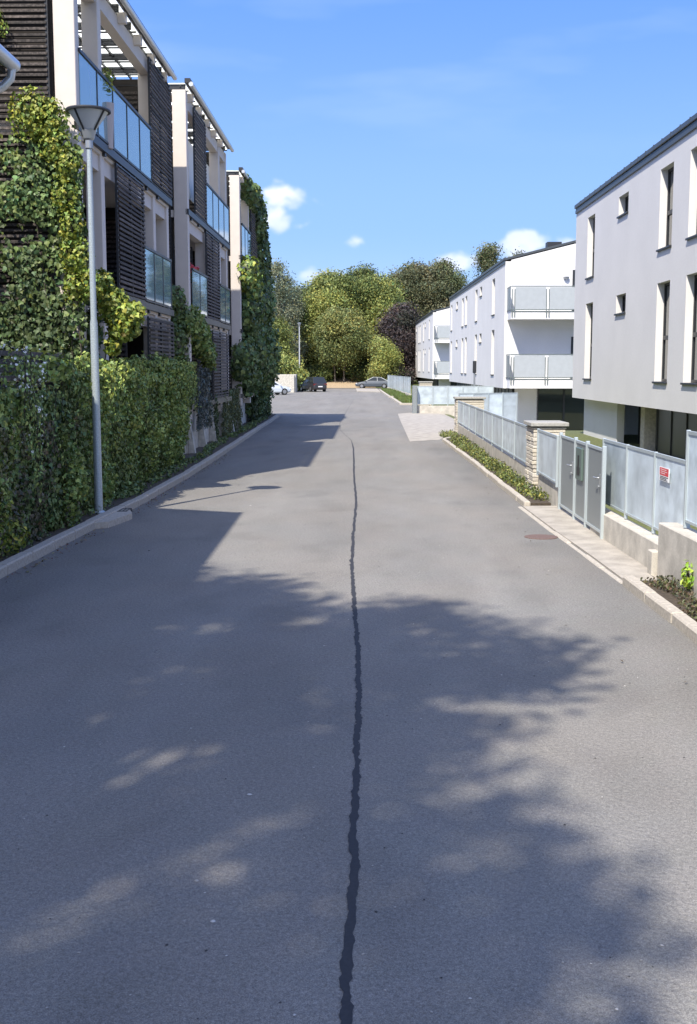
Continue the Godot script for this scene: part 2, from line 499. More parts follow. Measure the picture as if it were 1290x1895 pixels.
# ---------------------------------------------------------------- left row: slatted apartment buildings
func slat_block(label: String, x0: float, z0: float, length: float, top: float, cfg: Dictionary):
	var root := thing("slatted_apartment_building", label, "building", P(x0, 0, z0), -0.0172, "slatted apartment buildings along the left of the street")
	var deep := 9.0
	var floors := [1.45, 4.05, 6.98]
	var b := MB.new()
	for k in 3:
		b = MB.new()
		b.bbox(Vector3(-deep + 0.2, floors[k] - 0.2, -length + 0.04), Vector3(-0.06, floors[k], -0.04))
		obj("floor_slab", b, M.render_beige, root)
		b = MB.new()
		b.bbox(Vector3(-0.057, floors[k] - 0.13, -length), Vector3(0.03, floors[k] + 0.03, 0))
		for j in int(length / 1.5): b.bbox(Vector3(-0.10, floors[k] - 0.2, -j * 1.5 - 0.9), Vector3(0.0, floors[k] - 0.132, -j * 1.5 - 0.75))
		obj("slab_edge_channel", b, M.dark_metal, root)
		if k > 0:
			b = MB.new()
			b.bbox(Vector3(-0.38, floors[k] - 0.52, -length + 0.05), Vector3(-0.12, floors[k] - 0.203, -0.05))
			obj("edge_beam", b, M.render_beige, root)
	# body: back wall of the balconies with doors, closed ends
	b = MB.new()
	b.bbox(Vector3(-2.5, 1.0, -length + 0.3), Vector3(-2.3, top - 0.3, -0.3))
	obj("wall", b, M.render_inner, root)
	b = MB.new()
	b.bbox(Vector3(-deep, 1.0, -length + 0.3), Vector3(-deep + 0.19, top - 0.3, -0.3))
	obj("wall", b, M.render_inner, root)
	for k in 3:
		for s in [1.0, length * 0.5, length - 3.0]:
			b = MB.new()
			b.bbox(Vector3(-2.297, floors[k] + 0.02, -s - 1.9), Vector3(-2.25, floors[k] + 2.2, -s))
			var dr := obj("balcony_door", b, M.dark_metal, root)
			b = MB.new()
			for e in 2:
				b.bbox(Vector3(-2.249, floors[k] + 0.12, -s - 0.92 - e * 0.9), Vector3(-2.245, floors[k] + 2.1, -s - 0.08 - e * 0.9))
			obj("pane", b, M.window_glass, dr)
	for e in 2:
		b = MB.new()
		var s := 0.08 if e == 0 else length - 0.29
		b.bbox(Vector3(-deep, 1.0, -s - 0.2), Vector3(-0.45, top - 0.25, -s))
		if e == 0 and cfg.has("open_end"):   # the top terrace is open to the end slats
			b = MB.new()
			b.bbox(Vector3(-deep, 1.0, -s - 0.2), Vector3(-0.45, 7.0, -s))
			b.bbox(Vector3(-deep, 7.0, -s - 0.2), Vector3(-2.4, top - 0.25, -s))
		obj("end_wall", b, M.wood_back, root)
	# columns
	for s in cfg.columns:
		b = MB.new()
		var lo := 1.0
		b.cbox(Vector3(-0.39, lo, -s - 0.30), Vector3(-0.065 if s > 0.01 else 0.0, top - 0.28, -s), 0.012)
		obj("column", b, M.render_beige, root)
	# roof: solid behind, open lattice with milky panes over the terrace
	b = MB.new()
	b.bbox(Vector3(-deep - 0.2, top - 0.24, -length - 0.02), Vector3(-2.35, top - 0.02, 0.02))
	var rf := obj("roof", b, M.roof_metal, root)
	b = MB.new()
	b.bbox(Vector3(-0.02, top - 0.10, -length - 0.05), Vector3(0.14, top + 0.02, 0.05))
	obj("roof_edge", b, M.dark_metal, rf)
	b = MB.new()
	b.tube([Vector3(0.16, top - 0.14, 0.05), Vector3(0.16, top - 0.14, -length - 0.05)], [0.065, 0.065], 10)
	obj("gutter", b, M.gutter, rf)
	b = MB.new()
	b.bbox(Vector3(-0.34, top - 0.62, -length + 0.1), Vector3(-0.10, top - 0.28, -0.1))
	for j in int(length / 1.7):
		b.bbox(Vector3(-0.098, top - 0.42, -j * 1.7 - 1.0), Vector3(0.08, top - 0.20, -j * 1.7 - 0.86))
	obj("eave_beam", b, M.render_beige, root)
	var pg := MB.new()
	for j in int(length / 1.3) + 1:
		var s := minf(0.1 + j * 1.3, length - 0.1)
		pg.bbox(Vector3(-2.3, top - 0.27, -s - 0.05), Vector3(-0.02, top - 0.12, -s + 0.05))
	for i in 6:
		pg.bbox(Vector3(-2.28 + i * 0.42, top - 0.20, -length + 0.02), Vector3(-2.24 + i * 0.42, top - 0.14, -0.02))
	for j in int(length / 0.65):
		pg.bbox(Vector3(-2.3, top - 0.18, -j * 0.65 - 0.72), Vector3(-0.02, top - 0.145, -j * 0.65 - 0.68))
	var per := obj("roof_lattice", pg, M.dark_metal, root)
	b = MB.new()
	b.bbox(Vector3(-2.34, top - 0.115, -length), Vector3(-0.025, top - 0.10, 0))
	obj("milky_pane", b, M.pergola, per)
	# glass balustrades
	for g in cfg.glass:
		var y: float = floors[g[0]]
		var gl := Node3D.new(); gl.name = "glass_balustrade"
		root.add_child(gl, true)
		b = MB.new()
		b.bbox(Vector3(-0.03, y + 1.30, -g[2]), Vector3(0.04, y + 1.36, -g[1]))
		b.bbox(Vector3(-0.02, y + 0.06, -g[2]), Vector3(0.03, y + 0.10, -g[1]))
		obj("handrail", b, M.dark_metal, gl)
		var n: int = g[3]
		for k in n:
			var a: float = lerpf(g[1], g[2], float(k) / n); var e: float = lerpf(g[1], g[2], float(k + 1) / n)
			b = MB.new()
			b.bbox(Vector3(0.002, y + 0.12, -e + 0.035), Vector3(0.014, y + 1.29, -a - 0.035))
			obj("glass_pane", b, M.glass_blue, gl)
			b = MB.new()
			b.bbox(Vector3(-0.03, y - 0.1, -e - 0.025), Vector3(0.026, y + 1.30, -e + 0.025))
			obj("post", b, M.dark_metal, gl)
	# slatted screens on the street side
	for sc in cfg.screens:
		slat_screen(root, Vector3(0.02, sc[2], -sc[0]), Vector3(0, 0, -1), sc[1] - sc[0], sc[3] - sc[2], cfg.pitch, cfg.single, Vector3(1, 0, 0), false)
	# slats over the end that faces the camera
	slat_screen(root, Vector3(-0.50, 1.62, 0.05), Vector3(-1, 0, 0), cfg.end_len, top - 2.1, cfg.pitch, cfg.single, Vector3(0, 0, 1), true)
	# slats of the inner side of the balconies (across the depth)
	for sc in cfg.cross:
		slat_screen(root, Vector3(-0.45, sc[1], -sc[0]), Vector3(-1, 0, 0), 1.8, sc[2] - sc[1], cfg.pitch * 1.25, false, Vector3(0, 0, 1), false)
	return root

func slat_screen(root: Node3D, o: Vector3, along: Vector3, wide: float, high: float, pitch: float, single: bool, outv: Vector3, rough: bool):
	var fr := MB.new()
	var nb := maxi(1, int(round(wide / 1.7)))
	for k in nb + 1:
		var p := o + along * (wide * k / nb) - outv * 0.03
		fr.box(p + Vector3.UP * high * 0.5, Vector3(0.05, high, 0.05))
	for y in [0.0, high]: fr.box(o + along * wide * 0.5 - outv * 0.03 + Vector3.UP * y, Vector3(wide + 0.05, 0.03, 0.045), Basis(along, Vector3.UP, along.cross(Vector3.UP)))
	var sc := obj("slat_screen", fr, M.dark_metal, root)
	var n := int(high / pitch)
	var bs := Basis(along, Vector3.UP, along.cross(Vector3.UP))
	if single:
		var variants := []
		for k in 4:
			var m := MB.new()
			var t := 0.026 + 0.006 * k
			if rough:
				var segs := 5   # rough sawn: the edge wanders a little
				for s in segs:
					m.box(Vector3((s + 0.5) / segs * wide - wide * 0.5, sin(s * 2.1 + k) * 0.004, 0), Vector3(wide / segs - 0.002, pitch * (0.46 + 0.05 * sin(s * 1.7 + k * 2.0)), t))
			else:
				m.box(Vector3.ZERO, Vector3(wide, pitch * 0.52, t))
			variants.append(m.mesh())
		for i in n:
			var s := put("slat", variants[rng.randi() % 4], M.wood[rng.randi() % 4], sc)
			s.transform = Transform3D(bs * Basis(Vector3(0, 0, 1), rng.randfn() * 0.0012), o + along * wide * 0.5 + Vector3.UP * ((i + 0.5) * pitch + rng.randfn() * 0.004) + outv * rng.randf() * 0.008)
	else:
		var m := MB.new()
		for i in n:
			m.box(o + along * wide * 0.5 + Vector3.UP * ((i + 0.5) * pitch + rng.randfn() * 0.003), Vector3(wide, pitch * 0.55, 0.028), bs)
		var s := obj("slats", m, M.wood[1], sc)
		s.set_meta("kind", "stuff")

# ---------------------------------------------------------------- right row: white apartment buildings
func white_block(label: String, x0: float, z0: float, z1: float, slope: float, cols: Array, ground: Array, balcony: bool):
	var root := thing("white_apartment_building", label, "building", P(x0, 0, z0), -slope, "white apartment buildings along the right of the street")
	var length := z1 - z0
	var y0 := 1.40; var y1 := 8.44; var deep := 9.5; var rise := 0.25
	# street wall, split round the window openings
	var w := MB.new()
	var at := 0.0
	var sorted := cols.duplicate()
	sorted.sort_custom(func(p, q): return p[0] < q[0])
	for cdef in sorted:
		var s0: float = cdef[0] - z0; var s1: float = cdef[1] - z0
		if s0 > at: w.bbox(Vector3(0, y0, -s0), Vector3(0.32, y1, -at))
		var y := y0
		for op in cdef[2]:
			w.bbox(Vector3(0, y, -s1), Vector3(0.32, op[0], -s0))
			y = op[1]
		w.bbox(Vector3(0, y, -s1), Vector3(0.32, y1, -s0))
		at = s1
	if at < length: w.bbox(Vector3(0, y0, -length), Vector3(0.32, y1, -at))
	obj("street_wall", w, M.plaster_grey, root)
	# ends with a sloping top, back, soffit
	for e in 2:
		var zz := -0.0 if e == 0 else -length + 0.3
		w = MB.new()
		var pts := [Vector2(0.323, y0), Vector2(deep, y0), Vector2(deep, y1 + deep * rise), Vector2(0.323, y1 + 0.32 * rise)]
		var f := []
		for p in pts: f.append(Vector3(p.x, p.y, zz + (0.002 if e == 0 else 0.0)))
		var g := []
		for p in pts: g.append(Vector3(p.x, p.y, zz - 0.3))
		w.quad(f[0], f[1], f[2], f[3], Vector3.BACK); w.quad(g[0], g[1], g[2], g[3], Vector3.FORWARD)
		for i in 4:
			var j := (i + 1) % 4
			w.quad(f[i], f[j], g[j], g[i], [Vector3.DOWN, Vector3.RIGHT, Vector3.UP, Vector3.LEFT][i])
		obj("end_wall", w, M.plaster, root)
	w = MB.new()
	w.bbox(Vector3(deep - 0.3, y0, -length + 0.31), Vector3(deep - 0.003, y1 + 2.2, -0.31))
	obj("back_wall", w, M.plaster, root)
	w = MB.new()
	w.bbox(Vector3(0.325, y0 + 0.004, -length + 0.31), Vector3(deep - 0.31, y0 + 0.25, -0.31))
	obj("soffit", w, M.plaster, root)
	w = MB.new()
	w.bbox(Vector3(0.325, 5.0, -length + 0.31), Vector3(deep - 0.31, 5.3, -0.31))
	obj("floor_slab", w, M.plaster, root)
	# roof sheet, its seams and the gutter
	w = MB.new()
	var a := Vector3(-0.03, y1 + 0.05, 0.03); var d := Vector3(deep + 0.3, y1 + 0.05 + (deep + 0.33) * rise, 0.03)
	var back := Vector3(0, 0, -length - 0.03); var up := Vector3(0, 0.12, 0)
	w.quad(a, d, d + back, a + back, Vector3.DOWN); w.quad(a + up, d + up, d + up + back, a + up + back, Vector3.UP)
	w.quad(a, d, d + up, a + up, Vector3.BACK); w.quad(a + back, d + back, d + up + back, a + up + back, Vector3.FORWARD)
	w.quad(a, a + up, a + up + back, a + back, Vector3.LEFT); w.quad(d, d + up, d + up + back, d + back, Vector3.RIGHT)
	var rf := obj("roof", w, M.roof_metal, root)
	var sm_ := MB.new()
	for k in int(length / 0.6):
		var z := -0.3 - k * 0.6
		sm_.beam(a + up + Vector3(0.01, 0.012, z), d + up + Vector3(0, 0.012, z), 0.03, 0.03)
	var seams := obj("roof_seams", sm_, M.roof_metal, rf); seams.set_meta("kind", "stuff")
	w = MB.new()
	w.cbox(Vector3(-0.085, y1 + 0.06, -length - 0.01), Vector3(-0.032, y1 + 0.20, 0.05), 0.015)
	w.cbox(Vector3(-0.05, y1 - 0.13, -length + 0.01), Vector3(-0.003, y1 - 0.01, 0.02), 0.012)
	w.bbox(Vector3(-0.036, y1 - 0.012, -length + 0.02), Vector3(-0.031, y1 + 0.062, 0.0))
	for k in int(length / 0.9):
		w.bbox(Vector3(-0.091, y1 + 0.07, -k * 0.9 - 0.5), Vector3(-0.03, y1 + 0.212, -k * 0.9 - 0.47))
	obj("gutter", w, M.roof_metal, rf)
	# windows
	for cdef in cols:
		var s0: float = cdef[0] - z0; var s1: float = cdef[1] - z0
		for op in cdef[2]:
			var lo: float = op[0]; var hi: float = op[1]
			w = MB.new()
			var t := 0.07
			w.bbox(Vector3(0.20, lo + 0.02, -s0 - t), Vector3(0.27, hi, -s0)); w.bbox(Vector3(0.20, lo + 0.02, -s1), Vector3(0.27, hi, -s1 + t))
			w.bbox(Vector3(0.20, hi - t, -s1 + t), Vector3(0.27, hi, -s0 - t)); w.bbox(Vector3(0.20, lo + 0.02, -s1 + t), Vector3(0.27, lo + 0.02 + t, -s0 - t))
			if hi - lo > 1.0:
				var ty := lo + (hi - lo) * 0.43
				w.bbox(Vector3(0.185, ty, -s1 + t), Vector3(0.265, ty + 0.11, -s0 - t))
			var win := obj("window", w, M.dark_metal, root)
			w = MB.new()
			w.bbox(Vector3(0.232, lo + 0.03, -s1 + t - 0.01), Vector3(0.25, hi - 0.03, -s0 - t + 0.01))
			obj("pane", w, M.window_glass, win)
			w = MB.new()
			w.cbox(Vector3(-0.06, lo - 0.035, -s1 - 0.03), Vector3(0.198, lo + 0.018, -s0 + 0.03), 0.008)
			obj("sill", w, M.dark_metal, win)
	# ground floor under the overhang
	for g in ground:   # [kind, x0, x1, d0, d1, bottom]
		w = MB.new()
		var lo := Vector3(g[1], g[5], -(g[4] - z0)); var hi := Vector3(g[2], y0 - 0.002, -(g[3] - z0))
		if g[0] == "wall":
			w.bbox(lo, hi); obj("ground_floor_wall", w, M.plaster, root)
		elif g[0] == "post":
			w.bbox(lo, hi); obj("post", w, M.concrete, root)
		else:
			w.bbox(lo, hi)
			var pn := obj("glazed_front" if g[0] == "glass" else "dark_panel", w, M.window_glass if g[0] == "glass" else M.shutter, root)
			w = MB.new()
			if g[4] - g[3] > g[2] - g[1]:
				var n := maxi(1, int(round((g[4] - g[3]) / 1.6)))
				for k in n + 1: w.bbox(Vector3(g[1] - 0.03, g[5], lerpf(hi.z, lo.z, float(k) / n) - 0.04), Vector3(g[1] - 0.002, y0 - 0.003, lerpf(hi.z, lo.z, float(k) / n) + 0.04))
			else:
				var n := maxi(1, int(round((g[2] - g[1]) / 1.3)))
				for k in n + 1: w.bbox(Vector3(lerpf(g[1], g[2], float(k) / n) - 0.05, g[5], hi.z + 0.002), Vector3(lerpf(g[1], g[2], float(k) / n) + 0.05, y0 - 0.003, hi.z + 0.05))
			obj("frame", w, M.dark_metal, pn)
	if balcony:
		for fl in [[1.42, 1.93], [5.2, 5.62]]:
			var bx0 := 0.15; var bx1 := 6.0; var bd := 1.5
			w = MB.new()
			w.bbox(Vector3(bx0, fl[0], 0.004), Vector3(bx1, fl[1], bd))
			var bal := obj("balcony", w, M.plaster, root)
			w = MB.new()
			for y in [fl[1] + 0.06, fl[1] + 1.32]:
				w.bbox(Vector3(bx0, y, bd + 0.03), Vector3(bx1, y + 0.055, bd + 0.07))
				w.bbox(Vector3(bx0 - 0.05, y, 0.03), Vector3(bx0 - 0.01, y + 0.04, bd + 0.07))
			for k in 4:
				for o in [-0.07, 0.07]:
					var px: float = lerpf(bx0 + 0.12, bx1 - 0.1, k / 3.0) + o
					w.bbox(Vector3(px - 0.024, fl[1] - 0.3, bd + 0.028), Vector3(px + 0.024, fl[1] + 1.2, bd + 0.066))
			w.bbox(Vector3(bx0 - 0.06, fl[1] - 0.03, bd + 0.002), Vector3(bx1, fl[1] + 0.02, bd + 0.027))
			obj("railing", w, M.rail, bal)
			for k in 3:
				var p0 := lerpf(bx0 + 0.12, bx1 - 0.1, k / 3.0) + 0.1; var p1 := lerpf(bx0 + 0.12, bx1 - 0.1, (k + 1) / 3.0) - 0.1
				w = MB.new()
				w.bbox(Vector3(p0, fl[1] + 0.12, bd + 0.04), Vector3(p1, fl[1] + 1.30, bd + 0.055))
				obj("glass_panel", w, M.balcony_glass, bal)
			w = MB.new()
			w.bbox(Vector3(bx0 - 0.04, fl[1] + 0.12, 0.08), Vector3(bx0 - 0.025, fl[1] + 1.30, bd - 0.02))
			obj("side_panel", w, M.perf, bal)
			# balcony door with its frame
			w = MB.new()
			w.bbox(Vector3(3.75, fl[1] + 0.02, 0.004), Vector3(5.9, fl[1] + 2.35, 0.03))
			var dr := obj("balcony_door", w, M.dark_metal, root)
			w = MB.new()
			w.bbox(Vector3(3.83, fl[1] + 0.1, 0.031), Vector3(4.8, fl[1] + 2.27, 0.036)); w.bbox(Vector3(4.86, fl[1] + 0.1, 0.031), Vector3(5.82, fl[1] + 2.27, 0.036))
			obj("pane", w, M.window_glass, dr)
			if fl[0] < 3.0: continue
			w = MB.new()
			var hm := []
			for k in 6: hm.append(Vector2(0.17 * cos(PI * 0.5 * k / 5.0 - PI * 0.5), 0.15 * sin(PI * 0.5 * k / 5.0 - PI * 0.5)))
			hm.append(Vector2(0.0, 0.01))
			w.lathe(hm, Vector3(3.38, fl[1] + 1.97, 0.1), 14)
			obj("wall_light", w, M.grey_metal, root)
	w = MB.new()
	w.bbox(Vector3(2.4, y1 + 0.7, -1.2), Vector3(3.2, y1 + 1.12, -0.5))
	obj("roof_vent", w, M.dark_metal, root)
	return root

# ---------------------------------------------------------------- fences on the right
func low_wall(label: String, a: Vector2, b: Vector2, thick: float, high: float, bottom := -0.3):
	var l := a.distance_to(b)
	var turn := atan2(b.y - a.y, b.x - a.x)
	var w := MB.new()
	w.cbox(Vector3(0, bottom, -thick * 0.5), Vector3(l, high, thick * 0.5), 0.012)
	var o := obj("low_wall", w, M.concrete_lowwall)
	o.position = P(a.x, 0, a.y); o.rotation.y = turn
	tag(o, label, "wall")
	return o

func panel_fence(label: String, a: Vector2, b: Vector2, n: int, y0: float, y1: float, group := "frosted panel fences on low walls"):
	var l := a.distance_to(b)
	var root := thing("panel_fence", label, "fence", P(a.x, 0, a.y), atan2(b.y - a.y, b.x - a.x), group)
	for k in n + 1:
		var w := MB.new()
		var x := l * k / n
		w.cbox(Vector3(x - 0.022, y0 - 0.07, -0.022), Vector3(x + 0.022, y1 + 0.02, 0.022), 0.005)
		obj("post", w, M.fence_metal, root)
	for k in n:
		var w := MB.new()
		var x0 := l * k / n + 0.024; var x1 := l * (k + 1) / n - 0.024
		w.bbox(Vector3(x0, y1 - 0.03, -0.015), Vector3(x1, y1 + 0.012, 0.015))
		w.bbox(Vector3(x0, y0, -0.015), Vector3(x1, y0 + 0.03, 0.015))
		w.bbox(Vector3(x0, y0 + 0.03, -0.012), Vector3(x0 + 0.02, y1 - 0.03, 0.012)); w.bbox(Vector3(x1 - 0.02, y0 + 0.03, -0.012), Vector3(x1, y1 - 0.03, 0.012))
		var f := obj("panel_frame", w, M.fence_metal, root)
		w = MB.new()
		w.bbox(Vector3(x0 + 0.015, y0 + 0.025, -0.004), Vector3(x1 - 0.015, y1 - 0.025, 0.004))
		obj("frosted_panel", w, M.frost[rng.randi() % 3], f)
	return root

func stone_pillar(label: String, x0: float, x1: float, d0: float, d1: float, high: float):
	var root := thing("stone_pillar", label, "pillar", P((x0 + x1) * 0.5, 0, (d0 + d1) * 0.5), 0, "stacked stone pillars in the fence line")
	var y := 0.0
	var hx := (x1 - x0) * 0.5; var hz := (d1 - d0) * 0.5
	var core := MB.new()
	core.bbox(Vector3(-hx + 0.05, -0.6, -hz + 0.05), Vector3(hx - 0.05, high - 0.09, hz - 0.05))
	obj("core", core, M.concrete, root)
	while y < high - 0.12:
		var t := rng.randf_range(0.065, 0.10)
		if y + t > high - 0.1: t = high - 0.1 - y
		if t < 0.02: break
		var parts := 2
		var cut := rng.randf_range(-0.4, 0.4) * hz
		for e in 2:
			var w := MB.new()
			var j := rng.randf_range(-0.018, 0.012)
			w.cbox(Vector3(-hx - j, y + 0.005, -hz - j if e == 0 else cut + 0.004), Vector3(hx + j, y + t - 0.005, cut - 0.004 if e == 0 else hz + j), 0.008)
			obj("stone_block", w, M.stone[rng.randi() % 3], root)
		y += t
	var c := MB.new()
	c.cbox(Vector3(-hx - 0.05, high - 0.08, -hz - 0.05), Vector3(hx + 0.05, high, hz + 0.05), 0.012)
	obj("cap", c, M.cap, root)
	return root

# ---------------------------------------------------------------- cars
func car(label: String, at: Vector3, turn: float, l: float, h: float, wd: float, paint: Material, hatch: bool):
	var root := thing("parked_car", label, "car", at, turn)
	# stations from the tail (x = -l/2) to the nose: x, underside, belt line, half width
	var body := [[-0.50, 0.42, 0.80, 0.72], [-0.485, 0.28, 0.92, 0.86], [-0.40, 0.22, 0.95, 0.94], [-0.18, 0.20, 0.94, 0.98], [0.10, 0.20, 0.92, 0.98], [0.22, 0.20, 0.90, 0.97], [0.38, 0.22, 0.78, 0.94], [0.47, 0.26, 0.66, 0.84], [0.50, 0.36, 0.56, 0.66]]
	var cab := [[-0.49, 0.0], [-0.37, 1.0], [0.03, 1.0], [0.235, 0.0]] if hatch else [[-0.44, 0.0], [-0.22, 0.93], [0.0, 1.0], [0.235, 0.0]]
	var w := MB.new()
	var hw := wd * 0.5
	var rings := []
	for s in body:
		var x: float = s[0] * l; var a: float = s[1]; var b: float = s[2]; var k: float = s[3] * hw
		rings.append([Vector3(x, a, k * 0.88), Vector3(x, a + 0.12, k), Vector3(x, lerpf(a, b, 0.6), k * 1.0), Vector3(x, b, k * 0.93), Vector3(x, b + 0.02, k * 0.5), Vector3(x, b + 0.02, -k * 0.5), Vector3(x, b, -k * 0.93), Vector3(x, lerpf(a, b, 0.6), -k), Vector3(x, a + 0.12, -k), Vector3(x, a, -k * 0.88)])
	for i in rings.size() - 1:
		for k in 10:
			var j := (k + 1) % 10
			var m: Vector3 = (rings[i][k] + rings[i][j]) * 0.5 - Vector3(rings[i][0].x, 0.6, 0)
			w.quad(rings[i][k], rings[i][j], rings[i + 1][j], rings[i + 1][k], m)
	for e in [0, rings.size() - 1]:
		for k in range(1, 9): w.face(rings[e][0], rings[e][k], rings[e][k + 1], Vector3(-1 if e == 0 else 1, 0, 0))
	obj("body", w, paint, root)
	w = MB.new()
	var g := MB.new()
	var cr := []
	for s in cab:
		var y := lerpf(0.93, h, s[1]); var k := hw * lerpf(0.9, 0.68, s[1])
		cr.append([Vector3(s[0] * l, y, k), Vector3(s[0] * l, y, -k)])
	for i in 3:
		var a: Vector3 = cr[i][0]; var b: Vector3 = cr[i + 1][0]; var c: Vector3 = cr[i + 1][1]; var d: Vector3 = cr[i][1]
		if i == 1: w.quad(a, b, c, d, Vector3.UP)
		else: g.quad(a.lerp(d, 0.03), b.lerp(c, 0.06), b.lerp(c, 0.94), a.lerp(d, 0.97), Vector3(-1 if i == 0 else 1, 1, 0))
		if i != 1: w.quad(a - Vector3(0, 0.01, 0), b - Vector3(0, 0.01, 0), c - Vector3(0, 0.01, 0), d - Vector3(0, 0.01, 0), Vector3.UP)
	for s in [0, 1]:
		var o := Vector3(0, 0, 1 if s == 0 else -1)
		var p := [cr[0][s], cr[1][s], cr[2][s], cr[3][s]]
		w.quad(p[0], p[1], p[2], p[3], o)
		var ctr: Vector3 = (p[0] + p[1] + p[2] + p[3]) * 0.25
		var q := []
		for e in p: q.append(ctr + (e - ctr) * 0.86 + o * 0.012)
		var m0: Vector3 = q[0].lerp(q[3], 0.47); var m1: Vector3 = q[1].lerp(q[2], 0.5)
		g.quad(q[0], q[1], m1 - Vector3(0.03, 0, 0), m0 - Vector3(0.03, 0, 0), o)
		g.quad(m0 + Vector3(0.03, 0, 0), m1 + Vector3(0.03, 0, 0), q[2], q[3], o)
	obj("cabin", w, paint, root)
	obj("window", g, M.car_glass, root)
	for x in [-0.31, 0.31]:
		for s in [-1.0, 1.0]:
			w = MB.new()
			w.tube([Vector3(x * l, 0.32, s * (hw - 0.2)), Vector3(x * l, 0.32, s * (hw - 0.02))], [0.32, 0.32], 16)
			var wh := obj("wheel", w, M.tyre, root)
			w = MB.new()
			w.tube([Vector3(x * l, 0.32, s * (hw - 0.03)), Vector3(x * l, 0.32, s * (hw - 0.008))], [0.21, 0.19], 14)
			obj("rim", w, M.rim, wh)
	for s in [-1.0, 1.0]:
		w = MB.new()
		w.box(Vector3(0.465 * l, 0.64, s * hw * 0.66), Vector3(0.16, 0.10, 0.34), Basis(Vector3.UP, s * -0.3))
		obj("headlight", w, M.lens_clear, root)
		w = MB.new()
		w.box(Vector3(-0.487 * l, 0.80, s * hw * 0.66), Vector3(0.09, 0.16, 0.36))
		obj("tail_light", w, M.lens_red, root)
		w = MB.new()
		w.cbox(Vector3(0.19 * l, 0.92, s * (hw + 0.08) - 0.09), Vector3(0.19 * l + 0.1, 1.04, s * (hw + 0.08) + 0.09), 0.02)
		obj("wing_mirror", w, paint, root)
	w = MB.new()
	w.bbox(Vector3(-0.502 * l, 0.52, -0.26), Vector3(-0.497 * l, 0.63, 0.26))
	obj("number_plate", w, M.white, root)
	return root

func _ready():
	# camera
	var cam := Camera3D.new()
	cam.name = "camera"
	add_child(cam)
	cam.position = Vector3(0, 2.5, 0)
	cam.rotation_degrees = Vector3(-7.03, 0, 0)
	cam.fov = 47.55
	cam.near = 0.1; cam.far = 4000.0
	cam.current = true
	# sky, exposure
	var we := WorldEnvironment.new()
	we.name = "world_environment"
	add_child(we)
	var env := Environment.new()
	we.environment = env
	env.background_mode = Environment.BG_SKY
	env.tonemap_mode = Environment.TONE_MAPPER_LINEAR
	env.tonemap_exposure = 1.5
	env.sdfgi_enabled = true; env.ssao_enabled = true; env.ssil_enabled = true
	var towards_sun := Vector3(-0.366, 1.0, 0.765).normalized()
	env.sky = make_sky(towards_sun)
	env.background_energy_multiplier = 0.89
	env.ambient_light_source = Environment.AMBIENT_SOURCE_SKY
	# sun
	var sun := DirectionalLight3D.new()
	sun.name = "sun"
	add_child(sun)
	sun.light_energy = 1.55
	sun.light_color = Color(1.0, 0.97, 0.915)
	sun.light_angular_distance = 0.65
	sun.shadow_enabled = true
	sun.look_at_from_position(towards_sun * 100.0, Vector3.ZERO, Vector3.UP)

	rng.seed = 20
	noise.seed = 4; noise.frequency = 0.05; noise.fractal_octaves = 3
	make_materials()
	leaf_ivy = leaf_mesh([Vector2(0, 0), Vector2(0.40, 0.12), Vector2(0.52, 0.45), Vector2(0.27, 0.58), Vector2(0.0, 1.0)], 0.3)
	leaf_oval = leaf_mesh([Vector2(0, 0), Vector2(0.24, 0.3), Vector2(0.22, 0.6), Vector2(0.0, 1.0)], 0.35)
	petal = leaf_mesh([Vector2(0, 0), Vector2(0.5, 0.3), Vector2(0.5, 0.7), Vector2(0.0, 1.0)], 0.1)
	clump = clump_mesh(9, 0.42, 5)
	clump_fine = clump_mesh(13, 0.25, 8)

	setting()
	left_side()
	right_side()
	far_end()
	small_things()

